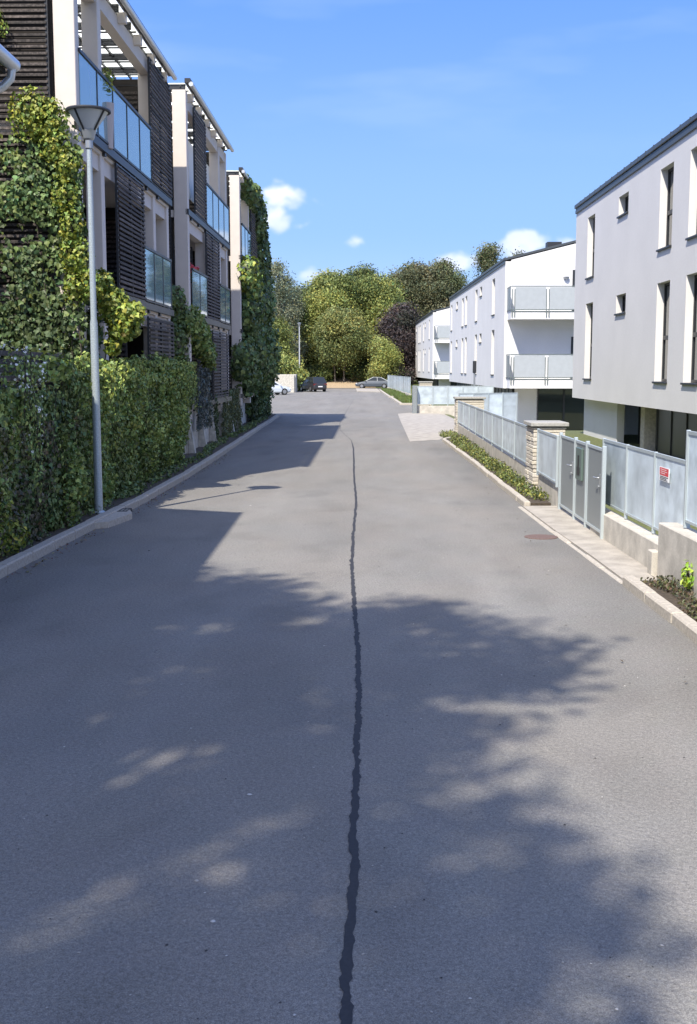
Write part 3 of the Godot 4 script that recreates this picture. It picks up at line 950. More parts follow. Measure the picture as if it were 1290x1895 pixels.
func make_sky(to_sun: Vector3) -> Sky:
	var W := 4096; var H := 2048
	var im := Image.create(W, H, false, Image.FORMAT_RGBH)
	var f := FastNoiseLite.new(); f.seed = 31; f.frequency = 1.0; f.fractal_octaves = 5
	# clouds: azimuth from the street's direction, elevation, half width, half height in degrees, density
	var cl := [[-3.1, 7.7, 1.35, 1.15, 1.0], [-3.4, 6.7, 0.95, 0.7, 0.8], [0.13, 6.0, 0.5, 0.42, 0.9], [4.7, 5.2, 1.25, 0.5, 0.8], [6.3, 5.4, 1.0, 0.5, 0.6], [8.4, 5.9, 1.2, 0.6, 0.8], [9.8, 5.9, 1.1, 0.5, 0.6], [-1.5, 4.35, 1.6, 0.45, 0.55], [-6.5, 4.6, 1.8, 0.5, 0.5]]
	var r := RandomNumberGenerator.new(); r.seed = 77
	for i in 44:
		cl.append([18.0 + i * 7.4 + r.randf_range(-2, 2), r.randf_range(3.5, 12.0), r.randf_range(0.8, 2.4), r.randf_range(0.4, 0.9), r.randf_range(0.5, 1.0)])
	for y in H:
		var el := 90.0 - (y + 0.5) / H * 180.0
		if el < -2.0:
			im.fill_rect(Rect2i(0, y, W, H - y), Color(0.22, 0.21, 0.19))
			break
		var e := maxf(el, 0.0)
		var base := Color(0.48, 0.66, 0.88).lerp(Color(0.285, 0.49, 0.86), sm(0.0, 7.0, e)).lerp(Color(0.14, 0.315, 0.88), sm(5.0, 19.0, e)).lerp(Color(0.085, 0.235, 0.70), sm(18.0, 80.0, e))
		var ce := cos(deg_to_rad(el)); var se := sin(deg_to_rad(el))
		var step := 1 if el < 22.0 else (4 if el < 60.0 else 16)
		var near := []
		if el < 16.0:
			for q in cl:
				if absf(el - q[1]) < q[3] * 2.4: near.append(q)
		for x in range(0, W, step):
			var az := (float(x) + 0.5 * step) / W * TAU   # clockwise from the street's direction
			var sx := sin(az); var cz := cos(az)
			var dt := Vector3(sx * ce, se, -cz * ce).dot(to_sun)
			var k := base
			if dt > 0.0:
				var gl := pow(dt, 2.2)
				k = k.lerp(Color(1.75, 1.72, 1.75), gl * 0.45)
			# thin high streaks
			if el > 9.0 and el < 32.0:
				var st := f.get_noise_3d(sx * 3.2, el * 0.30, cz * 3.2)
				k = k.lerp(Color(0.62, 0.75, 1.0), clampf(st - 0.02, 0.0, 0.4) * 0.30 * sm(9.0, 13.0, el) * (1.0 - sm(24.0, 32.0, el)))
			if near.size() > 0:
				var a := rad_to_deg(az)
				var dens := 0.0
				for q in near:
					var da := fposmod(a - q[0] + 180.0, 360.0) - 180.0
					var rr := pow(da / q[2], 2.0) + pow((el - q[1]) / q[3], 2.0)
					if rr < 4.0:
						var nz := f.get_noise_3d(sx * 26.0 + q[0], el * 0.75, cz * 26.0)
						dens = maxf(dens, q[4] * sm(-0.05, 1.0, 0.8 - rr * 0.75 + nz * 1.7))
				if dens > 0.0:
					var lit := 0.5 + 0.5 * f.get_noise_3d(sx * 30.0, el * 0.9 + 0.35, cz * 30.0)
					k = k.lerp(Color(0.74, 0.80, 0.96).lerp(Color(1.02, 1.0, 1.02), lit), dens * 0.86)
			if step == 1: im.set_pixel(x, y, k)
			else: im.fill_rect(Rect2i(x, y, step, 1), k)
	var pm := PanoramaSkyMaterial.new()
	pm.panorama = ImageTexture.create_from_image(im)
	var s := Sky.new()
	s.sky_material = pm
	return s

# ---------------------------------------------------------------- the setting
func setting():
	var xs := [-2500.0, -600.0, -200.0, -80.0, -30.0, -15.0] + steps(4.0, 12.0, 1.0) + [16.0, 30.0, 80.0, 200.0, 600.0, 2500.0]
	var ds := [-2500.0, -400.0, -60.0, -10.0, 10.0] + steps(40.0, 60.0, 2.0) + [80.0, 100.0] + steps(110.0, 124.0, 2.0) + [135.0, 145.0] + steps(150.0, 176.0, 3.0) + [200.0, 230.0, 260.0, 400.0, 900.0, 2500.0]
	struct("ground", grid_sheet(xs, ds, -0.03, false), M.grass_ground)
	var rx := steps(-4.6, 4.3, 0.16)
	var rd := steps(-14.0, 2.0, 4.0) + steps(2.2, 26.0, 0.2) + steps(26.5, 66.0, 1.0) + steps(68.0, 150.0, 3.0)
	struct("road", grid_sheet(rx, rd, 0.0, true), M.asphalt)
	var lx := steps(-22.0, -4.6, 1.0)
	struct("side_road", grid_sheet(lx, steps(66.0, 150.0, 3.0), 0.0, true), M.asphalt)
	# the tar seam down the middle
	var pts := [[-0.02, 2.6], [-0.010, 4.46], [0.004, 5.0], [0.035, 5.66], [0.026, 6.2], [0.046, 6.65], [0.052, 7.5], [0.082, 8.75], [0.087, 9.85], [0.066, 12.0], [0.042, 14.7], [0.08, 18.0], [0.147, 21.8], [0.13, 27.0], [0.15, 32.0], [0.155, 36.8], [0.10, 41.0], [-0.12, 44.0], [-0.35, 48.0], [-0.40, 54.0], [-0.1, 70.0], [0.5, 100.0]]
	var b := MB.new()
	var prev := []
	var d := 2.6
	var i := 0
	while d < 99.0:
		while pts[i + 1][1] < d: i += 1
		var x := lerpf(pts[i][0], pts[i + 1][0], (d - pts[i][1]) / (pts[i + 1][1] - pts[i][1]))
		var thin := 1.0 - 0.72 * sm(36.0, 42.0, d)
		x += 0.012 * noise.get_noise_1d(d * 26.0)
		var l := x - (0.021 + 0.014 * noise.get_noise_1d(d * 110.0) + 0.010 * noise.get_noise_1d(d * 420.0) + rng.randfn() * 0.0018) * thin; var rr := x + (0.021 + 0.014 * noise.get_noise_1d(d * 110.0 + 900.0) + 0.010 * noise.get_noise_1d(d * 420.0 + 90.0) + rng.randfn() * 0.0018) * thin
		if prev: b.quad(P(prev[0], 0.004, prev[2]), P(prev[1], 0.004, prev[2]), P(rr, 0.004, d), P(l, 0.004, d), Vector3.UP)
		prev = [l, rr, d]
		d += 0.035 if d < 14.0 else 0.09
	struct("road_seam", b, M.tar)
	# left: kerb, planting strip, raised ground of the plots behind the wall
	kerb("kerb", "long worn concrete kerb along the left of the road below the hedge", [[-4.45, 4.0], [-4.32, 10.0], [-4.2, 13.0], [-4.04, 17.0], [-3.93, 19.2], [-3.80, 22.0], [-3.68, 27.0], [-3.65, 32.0], [-3.63, 62.0]], -1.0, 0.16, 0.13, 1.0, M.kerb_dirty)
	struct("planting_strip", flat([[-4.6, 3.0], [-4.45, 10.0], [-4.2, 17.0], [-3.96, 22.0], [-3.82, 27.0], [-3.78, 62.5], [-5.2, 62.5], [-5.2, 3.0]], 0.085, 0.1), M.soil)
	struct("raised_ground", flat([[-4.95, 2.0], [-4.95, 62.4], [-46.0, 62.4], [-46.0, 2.0]], 1.40, 1.5), M.soil)
	struct("pavement_apron", flat([[-4.15, 18.0], [-3.80, 18.2], [-3.62, 19.3], [-3.80, 20.0], [-4.1, 20.2]], 0.10, 0.12), M.kerb)
	# right: paved strip at the gate, driveway, beds with their kerbs
	struct("pavement", flat([[3.27, 13.4], [3.25, 15.5], [3.20, 17.7], [3.17, 21.05], [3.95, 21.05], [3.95, 13.4]], 0.02, 0.06), M.pave)
	struct("driveway", grid_sheet_poly([[2.12, 40.1], [3.22, 41.1], [4.22, 46.6], [12.0, 49.5], [12.0, 65.0], [3.5, 66.5], [2.75, 65.0], [2.5, 56.0]], 0.006), M.pave)
	struct("planting_bed", flat([[3.33, 21.1], [3.36, 40.0], [3.6, 41.0], [4.15, 45.8], [3.7, 21.1]], 0.06, 0.1), M.soil)
	struct("planting_bed", flat([[3.30, 5.0], [3.32, 13.3], [3.9, 13.3], [3.9, 5.0]], 0.06, 0.1), M.soil)
	kerb("kerb", "pale concrete kerb edging the shrub bed beside the frosted fence", [[3.19, 21.0], [3.26, 30.0], [3.25, 40.2], [3.6, 41.4], [4.1, 46.0]], 1.0, 0.12, 0.10, 1.0, M.kerb)
	kerb("kerb", "nearest pale kerb on the right before the bed with bright shrub", [[3.17, 4.0], [3.19, 13.35]], 1.0, 0.14, 0.11, 1.0, M.kerb)
	kerb("flush_edging", "flush concrete edging between asphalt and the paved strip at the gate", [[3.175, 13.4], [3.155, 15.5], [3.105, 17.7], [3.075, 21.0]], 1.0, 0.09, 0.012, 1.0, M.kerb)
	struct("lawn", grid_sheet(steps(4.4, 7.0, 1.3) + steps(8.0, 30.0, 2.0), steps(6.0, 44.0, 4.0) + steps(46.0, 60.0, 2.0) + steps(64.0, 108.0, 6.0) + steps(110.0, 124.0, 2.0) + [136.0, 148.0], -0.008, false), M.lawn)
	for q in [[3.62, 5.2, 102.0, 134.0], [3.7, 5.6, 81.0, 99.0]]:
		struct("grass_island", flat([[q[0], q[2]], [q[1], q[2]], [q[1], q[3]], [q[0], q[3]]], 0.11, 0.12), M.lawn)
	kerb("kerb", "pale kerb round the farther small grass island on the right", [[3.5, 134.0], [3.5, 101.9], [5.3, 101.9]], -1.0, 0.2, 0.13, 2.0, M.kerb)
	kerb("kerb", "pale kerb round the nearer small grass island on the right", [[3.55, 99.0], [3.55, 80.9], [5.6, 80.9]], -1.0, 0.2, 0.13, 2.0, M.kerb)
	struct("far_pavement", flat([[0.9, 128.0], [3.4, 124.0], [3.5, 144.0], [0.9, 146.0]], 0.08, 0.1), M.pave)
	struct("sandy_bank", grid_sheet(steps(-12.0, 3.5, 1.5), steps(149.0, 170.0, 2.0), 0.05, false), M.sand)

func grid_sheet_poly(pts: Array, lift: float) -> MB:   # an outline laid over the ground's slope, cut into small pieces
	var poly := PackedVector2Array()
	for q in pts: poly.append(Vector2(q[0], q[1]))
	var b := MB.new()
	for x in range(2, 12):
		for z in range(40, 68):
			var cell := PackedVector2Array([Vector2(x, z), Vector2(x + 1, z), Vector2(x + 1, z + 1), Vector2(x, z + 1)])
			for part in Geometry2D.intersect_polygons(poly, cell):
				for k in range(1, part.size() - 1):
					var t := []
					for e in [0, k, k + 1]: t.append(P(part[e].x, hgt(part[e].x, part[e].y) + lift, part[e].y))
					b.face(t[0], t[1], t[2], Vector3.UP)
	return b

# ---------------------------------------------------------------- left side
func left_side():
	slat_block("nearest slatted timber apartment building, end wall thick with ivy, behind the street lamp", -5.35 + 0.0172 * 22.0, 22.0, 10.2, 10.35,
		{"columns": [0.0, 2.15, 7.9, 9.85], "glass": [[2, 0.2, 7.3, 5], [1, 6.2, 9.9, 3]],
		"screens": [[7.35, 10.2, 7.06, 10.0], [3.3, 6.2, 4.1, 6.8], [6.6, 10.1, 1.5, 3.75]], "cross": [[9.7, 7.1, 9.9], [9.7, 4.15, 6.5], [6.0, 1.5, 3.5]],
		"pitch": 0.102, "single": true, "end_len": 8.0})
	slat_block("middle slatted timber apartment building with white blinds behind its glass balcony", -5.15 + 0.0172 * 33.8, 33.8, 9.9, 10.55,
		{"columns": [0.0, 3.9, 7.6, 9.55], "glass": [[2, 3.9, 9.8, 4], [1, 0.6, 3.7, 2], [1, 7.0, 9.8, 2]],
		"screens": [[1.5, 3.85, 7.06, 10.1], [3.75, 6.9, 4.1, 6.8], [5.0, 9.0, 1.5, 3.75]], "cross": [[9.4, 7.1, 9.9], [3.6, 4.15, 6.3], [9.4, 4.15, 6.5], [4.8, 1.5, 3.5]],
		"pitch": 0.105, "single": false, "end_len": 8.0})
	slat_block("farthest slatted apartment building, its street front overgrown with dark ivy", -5.15 + 0.0172 * 47.4, 47.4, 9.5, 10.4,
		{"columns": [0.0, 4.0, 8.9], "glass": [[2, 0.6, 4.2, 3], [1, 0.6, 4.2, 3]],
		"screens": [[4.4, 9.4, 7.06, 10.0], [4.4, 9.4, 4.1, 6.8]], "cross": [[4.2, 7.1, 9.9], [4.2, 4.15, 6.5]],
		"pitch": 0.11, "single": false, "end_len": 8.0})
	# white blinds on the middle building's top terrace
	var mid := get_node("slatted_apartment_building_001")
	for q in [[4.3, 6.6], [7.9, 9.3]]:
		var b := MB.new()
		b.bbox(Vector3(-0.62, 7.9, -q[1]), Vector3(-0.60, 9.7, -q[0]))
		obj("window_blind", b, M.blind, mid)
	# neighbouring house at the frame's left edge: only its eave reaches into the picture
	var nb := thing("neighbouring_house", "house at the left edge with grey gutter and dark eave in front of slatted wall", "house", P(-4.32, 0, 15.3), 0.0)
	var w := MB.new()
	w.bbox(Vector3(-8.0, 0.2, 0.6), Vector3(-1.3, 6.3, 16.0))
	obj("wall", w, M.render_beige, nb)
	w = MB.new()
	var e0 := Vector3(0.0, 6.28, 0.0); var r0 := Vector3(-4.6, 8.4, 0.0); var ln := Vector3(0, 0, 16.5); var th := Vector3(0, 0.16, 0)
	w.quad(e0, e0 + ln, r0 + ln, r0, Vector3.DOWN); w.quad(e0 + th, e0 + th + ln, r0 + th + ln, r0 + th, Vector3.UP)
	w.quad(e0, e0 + ln, e0 + ln + th, e0 + th, Vector3.RIGHT); w.quad(e0, r0, r0 + th, e0 + th, Vector3.FORWARD); w.quad(e0 + ln, r0 + ln, r0 + ln + th, e0 + ln + th, Vector3.BACK)
	var l0 := Vector3(-9.2, 6.28, 0.0)
	w.quad(l0, l0 + ln, r0 + ln, r0, Vector3.DOWN); w.quad(l0 + th, l0 + th + ln, r0 + th + ln, r0 + th, Vector3.UP)
	var rf := obj("roof", w, M.dark_metal, nb)
	w = MB.new()
	w.bbox(Vector3(-1.29, 6.2, 0.02), Vector3(-0.02, 6.26, 16.4))
	obj("soffit", w, M.wood_back, nb)
	w = MB.new()
	w.tube([Vector3(0.07, 6.32, -0.05), Vector3(0.07, 6.32, 16.5)], [0.085, 0.085], 12)
	obj("gutter", w, M.gutter, rf)
	w = MB.new()
	w.tube([Vector3(0.07, 6.28, 0.05), Vector3(0.05, 6.14, 0.05), Vector3(-0.04, 6.04, 0.07), Vector3(-0.35, 5.86, 0.15), Vector3(-1.1, 5.42, 0.45), Vector3(-1.2, 5.3, 0.5), Vector3(-1.22, 1.5, 0.5)], [0.055, 0.055, 0.055, 0.055, 0.055, 0.055, 0.055], 10)
	obj("downpipe", w, M.gutter, nb)
	w = MB.new()
	w.bbox(Vector3(-9.2, 6.28, 0.9), Vector3(-7.8, 6.9, 16.0))
	w.face(Vector3(-8.0, 6.3, 0.6), Vector3(-1.3, 6.3, 0.6), Vector3(-4.6, 8.1, 0.6), Vector3.FORWARD)
	obj("gable", w, M.render_beige, nb)
	# retaining wall with piers
	var rw := thing("retaining_wall", "pale concrete retaining wall below the slatted fence, half hidden by creepers", "wall", P(-4.66, 0, 3.0))
	w = MB.new()
	w.cbox(Vector3(-0.3, -0.2, -59.3), Vector3(0.0, 1.62, 0.0), 0.02)
	obj("wall", w, M.retain, rw)
	for d in [33.5, 36.2, 39.0, 42.0, 45.0, 48.0]:
		w = MB.new()
		var pz: float = -(d - 3.0)
		w.quad(Vector3(0.28, -0.1, pz + 0.14), Vector3(0.02, 1.55, pz + 0.14), Vector3(0.02, 1.55, pz - 0.14), Vector3(0.28, -0.1, pz - 0.14), Vector3(1, 0.2, 0))
		w.face(Vector3(0.28, -0.1, pz + 0.14), Vector3(0.02, 1.55, pz + 0.14), Vector3(0.002, -0.1, pz + 0.14), Vector3.BACK)
		w.face(Vector3(0.28, -0.1, pz - 0.14), Vector3(0.02, 1.55, pz - 0.14), Vector3(0.002, -0.1, pz - 0.14), Vector3.FORWARD)
		w.face(Vector3(0.02, 1.55, pz + 0.14), Vector3(0.02, 1.55, pz - 0.14), Vector3(0.0, 1.6, pz), Vector3.UP)
		obj("buttress", w, M.retain, rw)
	# slatted fences on top of the wall
	slat_fence("dark slatted fence on the retaining wall between the tall hedge and the middle building", P(-4.78, 1.64, 34.5), 18.5, 1.35, 11)
	slat_fence("dark slatted fence at the left edge behind the white flowering creeper", P(-4.80, 1.62, 11.0), 8.5, 1.15, 10)

	# --- climbers and hedges
	rng.seed = 100
	var dk := [Color(0.061, 0.092, 0.030), Color(0.095, 0.142, 0.043), Color(0.121, 0.182, 0.057), Color(0.169, 0.230, 0.070)]
	var md := [Color(0.096, 0.138, 0.036), Color(0.156, 0.216, 0.054), Color(0.216, 0.288, 0.072), Color(0.288, 0.360, 0.096)]
	var yl := [Color(0.17, 0.22, 0.03), Color(0.24, 0.28, 0.04), Color(0.30, 0.31, 0.05), Color(0.14, 0.20, 0.035)]
	var xs := []; var cs := PackedColorArray()
	# ivy over the end wall
	var t := thing("wall_ivy", "dark ivy covering the lower end wall of the nearest slatted building", "ivy", P(-6.0, 1.5, 21.9))
	var keep := func(u: float, v: float, p: Vector3) -> float:
		var edge := 0.80 + 0.10 * noise.get_noise_2d(p.x * 9.0, 3.0)
		var gap := noise.get_noise_2d(p.x * 8.0 + 40.0, p.y * 16.0)
		return (1.0 - sm(edge - 0.12, edge + 0.03, v)) * (1.0 if gap > -0.10 else 0.12)
	sheet(xs, cs, Vector3(-4.4, -0.1, 0), Vector3(5.55, 0, 0), Vector3(0, 7.0, 0), Vector3.BACK, 27000, 0.42, 0.092, dk, keep)
	stems(t, [[Vector3(0.4, 0, 0.03), Vector3(0.45, 2.0, 0.1), Vector3(0.2, 4.4, 0.08)], [Vector3(-1.2, 0, 0.05), Vector3(-1.4, 2.4, 0.1), Vector3(-0.9, 4.6, 0.06)], [Vector3(0.9, 0, 0.1), Vector3(0.85, 2.6, 0.16), Vector3(0.75, 5.0, 0.1)]], 0.022)
	scatter("leaves", t, leaf_ivy, M.leaf, xs, cs)
	# sunlit yellow-green vine round the corner column
	xs = []; cs = PackedColorArray()
	t = thing("yellow_vine", "sunlit yellow-green vine trailing down the corner column beside the lamp", "vine", P(-4.97, 1.5, 21.8))
	for q in [[-0.75, 5.55, 0.42, 0.50, 420], [-0.45, 5.45, 0.36, 0.42, 380], [-0.35, 5.0, 0.30, 0.35, 260], [-0.12, 4.65, 0.26, 0.35, 240], [-0.18, 4.15, 0.25, 0.38, 240], [-0.08, 3.6, 0.22, 0.40, 230], [-0.1, 3.05, 0.22, 0.40, 200], [-0.04, 2.5, 0.22, 0.35, 170], [0.12, 3.0, 0.18, 0.4, 120], [0.22, 2.55, 0.22, 0.3, 150]]:
		mass(xs, cs, Vector3(q[0], q[1], 0.12), Vector3(q[2], q[3], 0.22), int(q[4] * 1.6), 0.072, yl)
	stems(t, [[Vector3(0.1, 0, 0.1), Vector3(0.0, 2.0, 0.14), Vector3(-0.1, 4.0, 0.12), Vector3(-0.5, 5.5, 0.1)]], 0.02)
	scatter("leaves", t, leaf_ivy, M.leaf, xs, cs)
	xs = []; cs = PackedColorArray()
	t = thing("yellow_vine", "bushy yellow-green vine spilling past the first floor slats beside the lamp post", "vine", P(-4.75, 1.5, 22.6))
	for q in [[0.12, 2.55, 0.2, 0.32, 330], [0.30, 2.2, 0.3, 0.35, 420], [0.5, 1.85, 0.32, 0.33, 460], [0.62, 2.05, 0.3, 0.22, 300], [0.25, 1.45, 0.14, 0.2, 110]]:
		mass(xs, cs, Vector3(q[0], q[1], 0.2 + q[0] * 0.2), Vector3(q[2], q[3], 0.3), int(q[4] * 1.4), 0.095, yl)
	stems(t, [[Vector3(0.0, 0, 0.0), Vector3(0.05, 1.0, 0.14), Vector3(0.3, 2.2, 0.2)]], 0.018)
	scatter("leaves", t, leaf_ivy, M.leaf, xs, cs)
	# the dark green growth below it
	xs = []; cs = PackedColorArray()
	t = thing("dark_creeper", "dark green creeper between the lamp post and the ground floor column", "creeper", P(-4.9, 1.4, 22.6))
	for q in [[-0.3, 0.5, 0.4, 0.6, 520], [-0.25, 1.2, 0.35, 0.6, 520], [-0.1, 1.9, 0.25, 0.5, 300], [-0.6, 0.9, 0.4, 0.7, 520]]:
		mass(xs, cs, Vector3(q[0], q[1], -0.1), Vector3(q[2], q[3], 0.3), q[4], 0.12, dk)
	scatter("leaves", t, leaf_ivy, M.leaf, xs, cs)
	# hedge of creepers hanging over the retaining wall
	xs = []; cs = PackedColorArray()
	t = thing("creeper_hedge", "long green creeper hedge hanging over the retaining wall behind the lamp", "hedge", P(-4.60, 0.0, 12.0))
	var kp := func(_u: float, v: float, p: Vector3) -> float:
		if p.z > -2.8 and p.y > 1.66 and p.y < 2.3: return 0.05   # the slats show through at the left edge
		var edge := 0.93 + 0.09 * noise.get_noise_2d(p.z * 8.0, 11.0)
		return (1.0 - sm(edge - 0.02, edge + 0.04, v)) * (1.0 if noise.get_noise_2d(p.z * 11.0, p.y * 13.0) > -0.42 else 0.45)
	sheet(xs, cs, Vector3(0.02, 0.06, 0), Vector3(0, 0, -7.0), Vector3(0, 2.25, 0), Vector3(1, 0, 0), 15000, 0.34, 0.078, dk + md, kp)
	sheet(xs, cs, Vector3(0.05, 0.06, -6.0), Vector3(0, 0, -12.6), Vector3(0, 2.75, 0), Vector3(1, 0, 0), 30000, 0.38, 0.07, md, kp)
	sheet(xs, cs, Vector3(-0.9, 2.35, -6.0), Vector3(0, 0, -14.0), Vector3(1.0, -0.02, 0), Vector3(0, 1, 0), 7500, 0.5, 0.075, md + [Color(0.17, 0.24, 0.05)], func(u, v, p): return 1.0)
	var brown := [Color(0.10, 0.085, 0.05), Color(0.08, 0.075, 0.04), Color(0.12, 0.12, 0.05)]
	sheet(xs, cs, Vector3(0.1, 0.06, -1.0), Vector3(0, 0, -5.6), Vector3(0, 1.7, 0), Vector3(1, 0, 0), 4200, 0.36, 0.06, brown, func(_u, v, p): return 0.9 * sm(-0.05, 0.25, noise.get_noise_2d(p.z * 22.0 + p.y * 9.0, 40.0)))
	for k in 46:   # uneven humps along the crest and hanging tufts
		var z := -4.2 - rng.randf() * 16.6
		var y := rng.randf_range(2.15, 2.62)
		if absf(z + 7.4) < 0.75: continue
		mass(xs, cs, Vector3(rng.randf_range(-0.1, 0.26), y, z), Vector3(0.28, rng.randf_range(0.15, 0.3), rng.randf_range(0.3, 0.6)), 170, 0.075, [md[1], md[2], md[3], Color(0.26, 0.33, 0.07)])
	for k in 60:
		var z := -5.0 - rng.randf() * 14.0
		var y := rng.randf_range(0.5, 2.2)
		if absf(z + 7.4) < 0.6: continue
		mass(xs, cs, Vector3(0.32, y, z), Vector3(0.16, rng.randf_range(0.25, 0.5), rng.randf_range(0.14, 0.3)), 110, 0.068, [md[0], md[1], md[2]] if k % 3 else [md[2], md[3]])
	for k in 90:   # low growth at the foot
		var z := 1.5 - rng.randf() * 46.0
		var kd := 12.0 - z
		var kx := (lerpf(-4.2, -3.8, (kd - 13.0) / 9.0) if kd < 22.0 else lerpf(-3.80, -3.64, clampf((kd - 22.0) / 10.0, 0, 1))) - 0.34 - 0.25 * rng.randf()
		mass(xs, cs, Vector3(kx + 4.60, 0.13, z), Vector3(0.15, 0.12, 0.4), 60, 0.055, dk)
	var kp2 := func(u: float, v: float, p: Vector3) -> float:   # frays out into strands towards the bare wall
		return sm(0.0, 0.25, v - u * 0.62 + 0.35 * noise.get_noise_2d(p.z * 30.0, p.y * 5.0))
	sheet(xs, cs, Vector3(0.03, 0.1, -18.4), Vector3(0, 0, -3.6), Vector3(0, 2.6, 0), Vector3(1, 0, 0), 7000, 0.36, 0.07, md, kp2)
	var st := []
	for k in 26:
		var z := -0.5 - k * 0.82
		st.append([Vector3(-0.1, 2.0, z), Vector3(0.16, 1.6, z - 0.1), Vector3(0.12, 0.8, z - 0.3), Vector3(0.10, 0.1, z - 0.45)])
	stems(t, st, 0.012)
	scatter("leaves", t, leaf_ivy, M.leaf, xs, cs)
	# white flowering creeper
	xs = []; cs = PackedColorArray()
	t = thing("flowering_creeper", "white flowering creeper over the hedge at the left edge", "creeper", P(-4.6, 1.3, 15.6))
	for q in [[-0.55, 1.25, 0.4, 0.5, 0.3, 420], [-0.1, 1.1, -0.7, 0.5, 0.35, 420], [0.02, 0.6, -0.6, 0.3, 0.4, 300], [0.0, 0.1, -0.8, 0.25, 0.4, 200]]:
		mass(xs, cs, Vector3(q[0], q[1], q[2]), Vector3(q[3], q[4], 0.6), q[5], 0.075, md)
	scatter("leaves", t, leaf_oval, M.leaf, xs, cs)
	var fx := []; var fc := PackedColorArray()
	for q in [[-0.55, 1.3, 0.4, 0.55, 0.32, 190], [-0.1, 1.15, -0.7, 0.5, 0.4, 190], [0.05, 0.6, -0.6, 0.32, 0.45, 110], [0.04, 0.1, -0.8, 0.25, 0.45, 55]]:
		mass(fx, fc, Vector3(q[0], q[1], q[2]), Vector3(q[3], q[4], 0.65), q[5], 0.034, [Color(1, 1, 1)], 0.9)
	for k in fc.size(): fc[k] = Color(1, 1, 1)
	scatter("flowers", t, petal, M.flower, fx, fc)
	xs = []; cs = PackedColorArray()
	t = thing("low_shrub", "yellow-green low shrub at the left edge of the picture above the kerb", "shrub", P(-4.42, 0.08, 14.5))
	for q in [[0.0, 0.35, 0.3, 0.16, 0.3, 260], [-0.05, 0.6, -0.2, 0.16, 0.32, 260], [0.02, 0.25, -0.6, 0.15, 0.22, 200]]:
		mass(xs, cs, Vector3(q[0], q[1], q[2]), Vector3(q[3], q[4], 0.4), q[5], 0.07, yl)
	stems(t, [[Vector3(0, 0, 0), Vector3(0.0, 0.3, 0.1), Vector3(-0.03, 0.6, 0.2)], [Vector3(0, 0, 0), Vector3(0.0, 0.4, -0.3)]], 0.012)
	scatter("leaves", t, leaf_oval, M.leaf, xs, cs)
	# long stray shoots hanging from the crest of the hedge
	xs = []; cs = PackedColorArray()
	t = thing("hanging_shoots", "long loose creeper shoots hanging down the front of the long hedge", "creeper", P(-4.60, 0, 12.0))
	var shoots := []
	for k in 34:
		var z := -3.0 - rng.randf() * 18.0
		if absf(z + 7.4) < 0.5: continue
		var x := rng.randf_range(0.30, 0.42); var top := rng.randf_range(2.2, 2.75); var l := rng.randf_range(0.6, 1.6)
		var path := []
		for e in 6:
			path.append(Vector3(x + 0.05 * sin(e * 1.3 + k), top - l * e / 5.0, z - 0.09 * e + 0.04 * sin(e * 2.0 + k)))
		shoots.append(path)
		for e in int(l * 34):
			var f := rng.randf() * 4.99
			var p: Vector3 = path[int(f)].lerp(path[int(f) + 1], f - int(f)) + Vector3(rng.randfn(), rng.randfn(), rng.randfn()) * 0.035
			xs.append(Transform3D(leaf_basis(Vector3(1, 0.2, 0.2), 0.9, 0.06 * rng.randf_range(0.7, 1.3)), p))
			cs.append(shade(md[1 + rng.randi() % 3], 0.2))
	stems(t, shoots, 0.006)
	scatter("leaves", t, leaf_oval, M.leaf, xs, cs)
	# hanging strands on the bare part of the wall
	hanging("grey-green lavender-like creeper drooping over the wall past the hedge's end", 34.6, 3.0, 2.55, 0.7, [Color(0.10, 0.12, 0.11), Color(0.14, 0.16, 0.145), Color(0.07, 0.095, 0.065)], 2800)
	hanging("thin dark creeper strand hanging on the bare wall between two buttresses", 38.9, 0.7, 1.7, 0.1, dk, 600)
	hanging("olive creeper curtain hanging on the retaining wall below the slatted fence", 41.4, 6.6, 1.75, 0.1, [Color(0.10, 0.12, 0.045), Color(0.14, 0.15, 0.06), Color(0.075, 0.10, 0.03)], 5200)
	# the tall hedge at the end of the row
	xs = []; cs = PackedColorArray()
	t = thing("tall_hedge", "tall dark creeper hedge at the far end of the retaining wall", "hedge", P(-4.58, 0.0, 53.0))
	var kp3 := func(u: float, v: float, p: Vector3) -> float: return 1.0 - sm(0.94, 1.0, v + 0.08 * noise.get_noise_2d(p.z * 7.0, 3.0))
	sheet(xs, cs, Vector3(0, 0.1, 0), Vector3(0, 0, -10.0), Vector3(0, 3.25, 0), Vector3(1, 0, 0), 11000, 0.75, 0.13, dk, kp3)
	sheet(xs, cs, Vector3(-1.0, 0.5, 0.25), Vector3(1.2, 0, 0), Vector3(0, 2.75, 0), Vector3(0, 0, 1), 1500, 0.4, 0.13, dk, kp3)
	sheet(xs, cs, Vector3(-1.0, 3.2, 0), Vector3(0, 0, -10.0), Vector3(1.2, 0, 0), Vector3(0, 1, 0), 4200, 0.4, 0.13, dk + [md[3]], func(u, v, p): return 1.0)
	scatter("leaves", t, leaf_ivy, M.leaf, xs, cs)
	# ivy on the farthest building, bush between the first two
	xs = []; cs = PackedColorArray()
	t = thing("wall_ivy", "dense dark ivy draping the whole street front of the farthest slatted building", "ivy", P(-4.35, 1.5, 47.5))
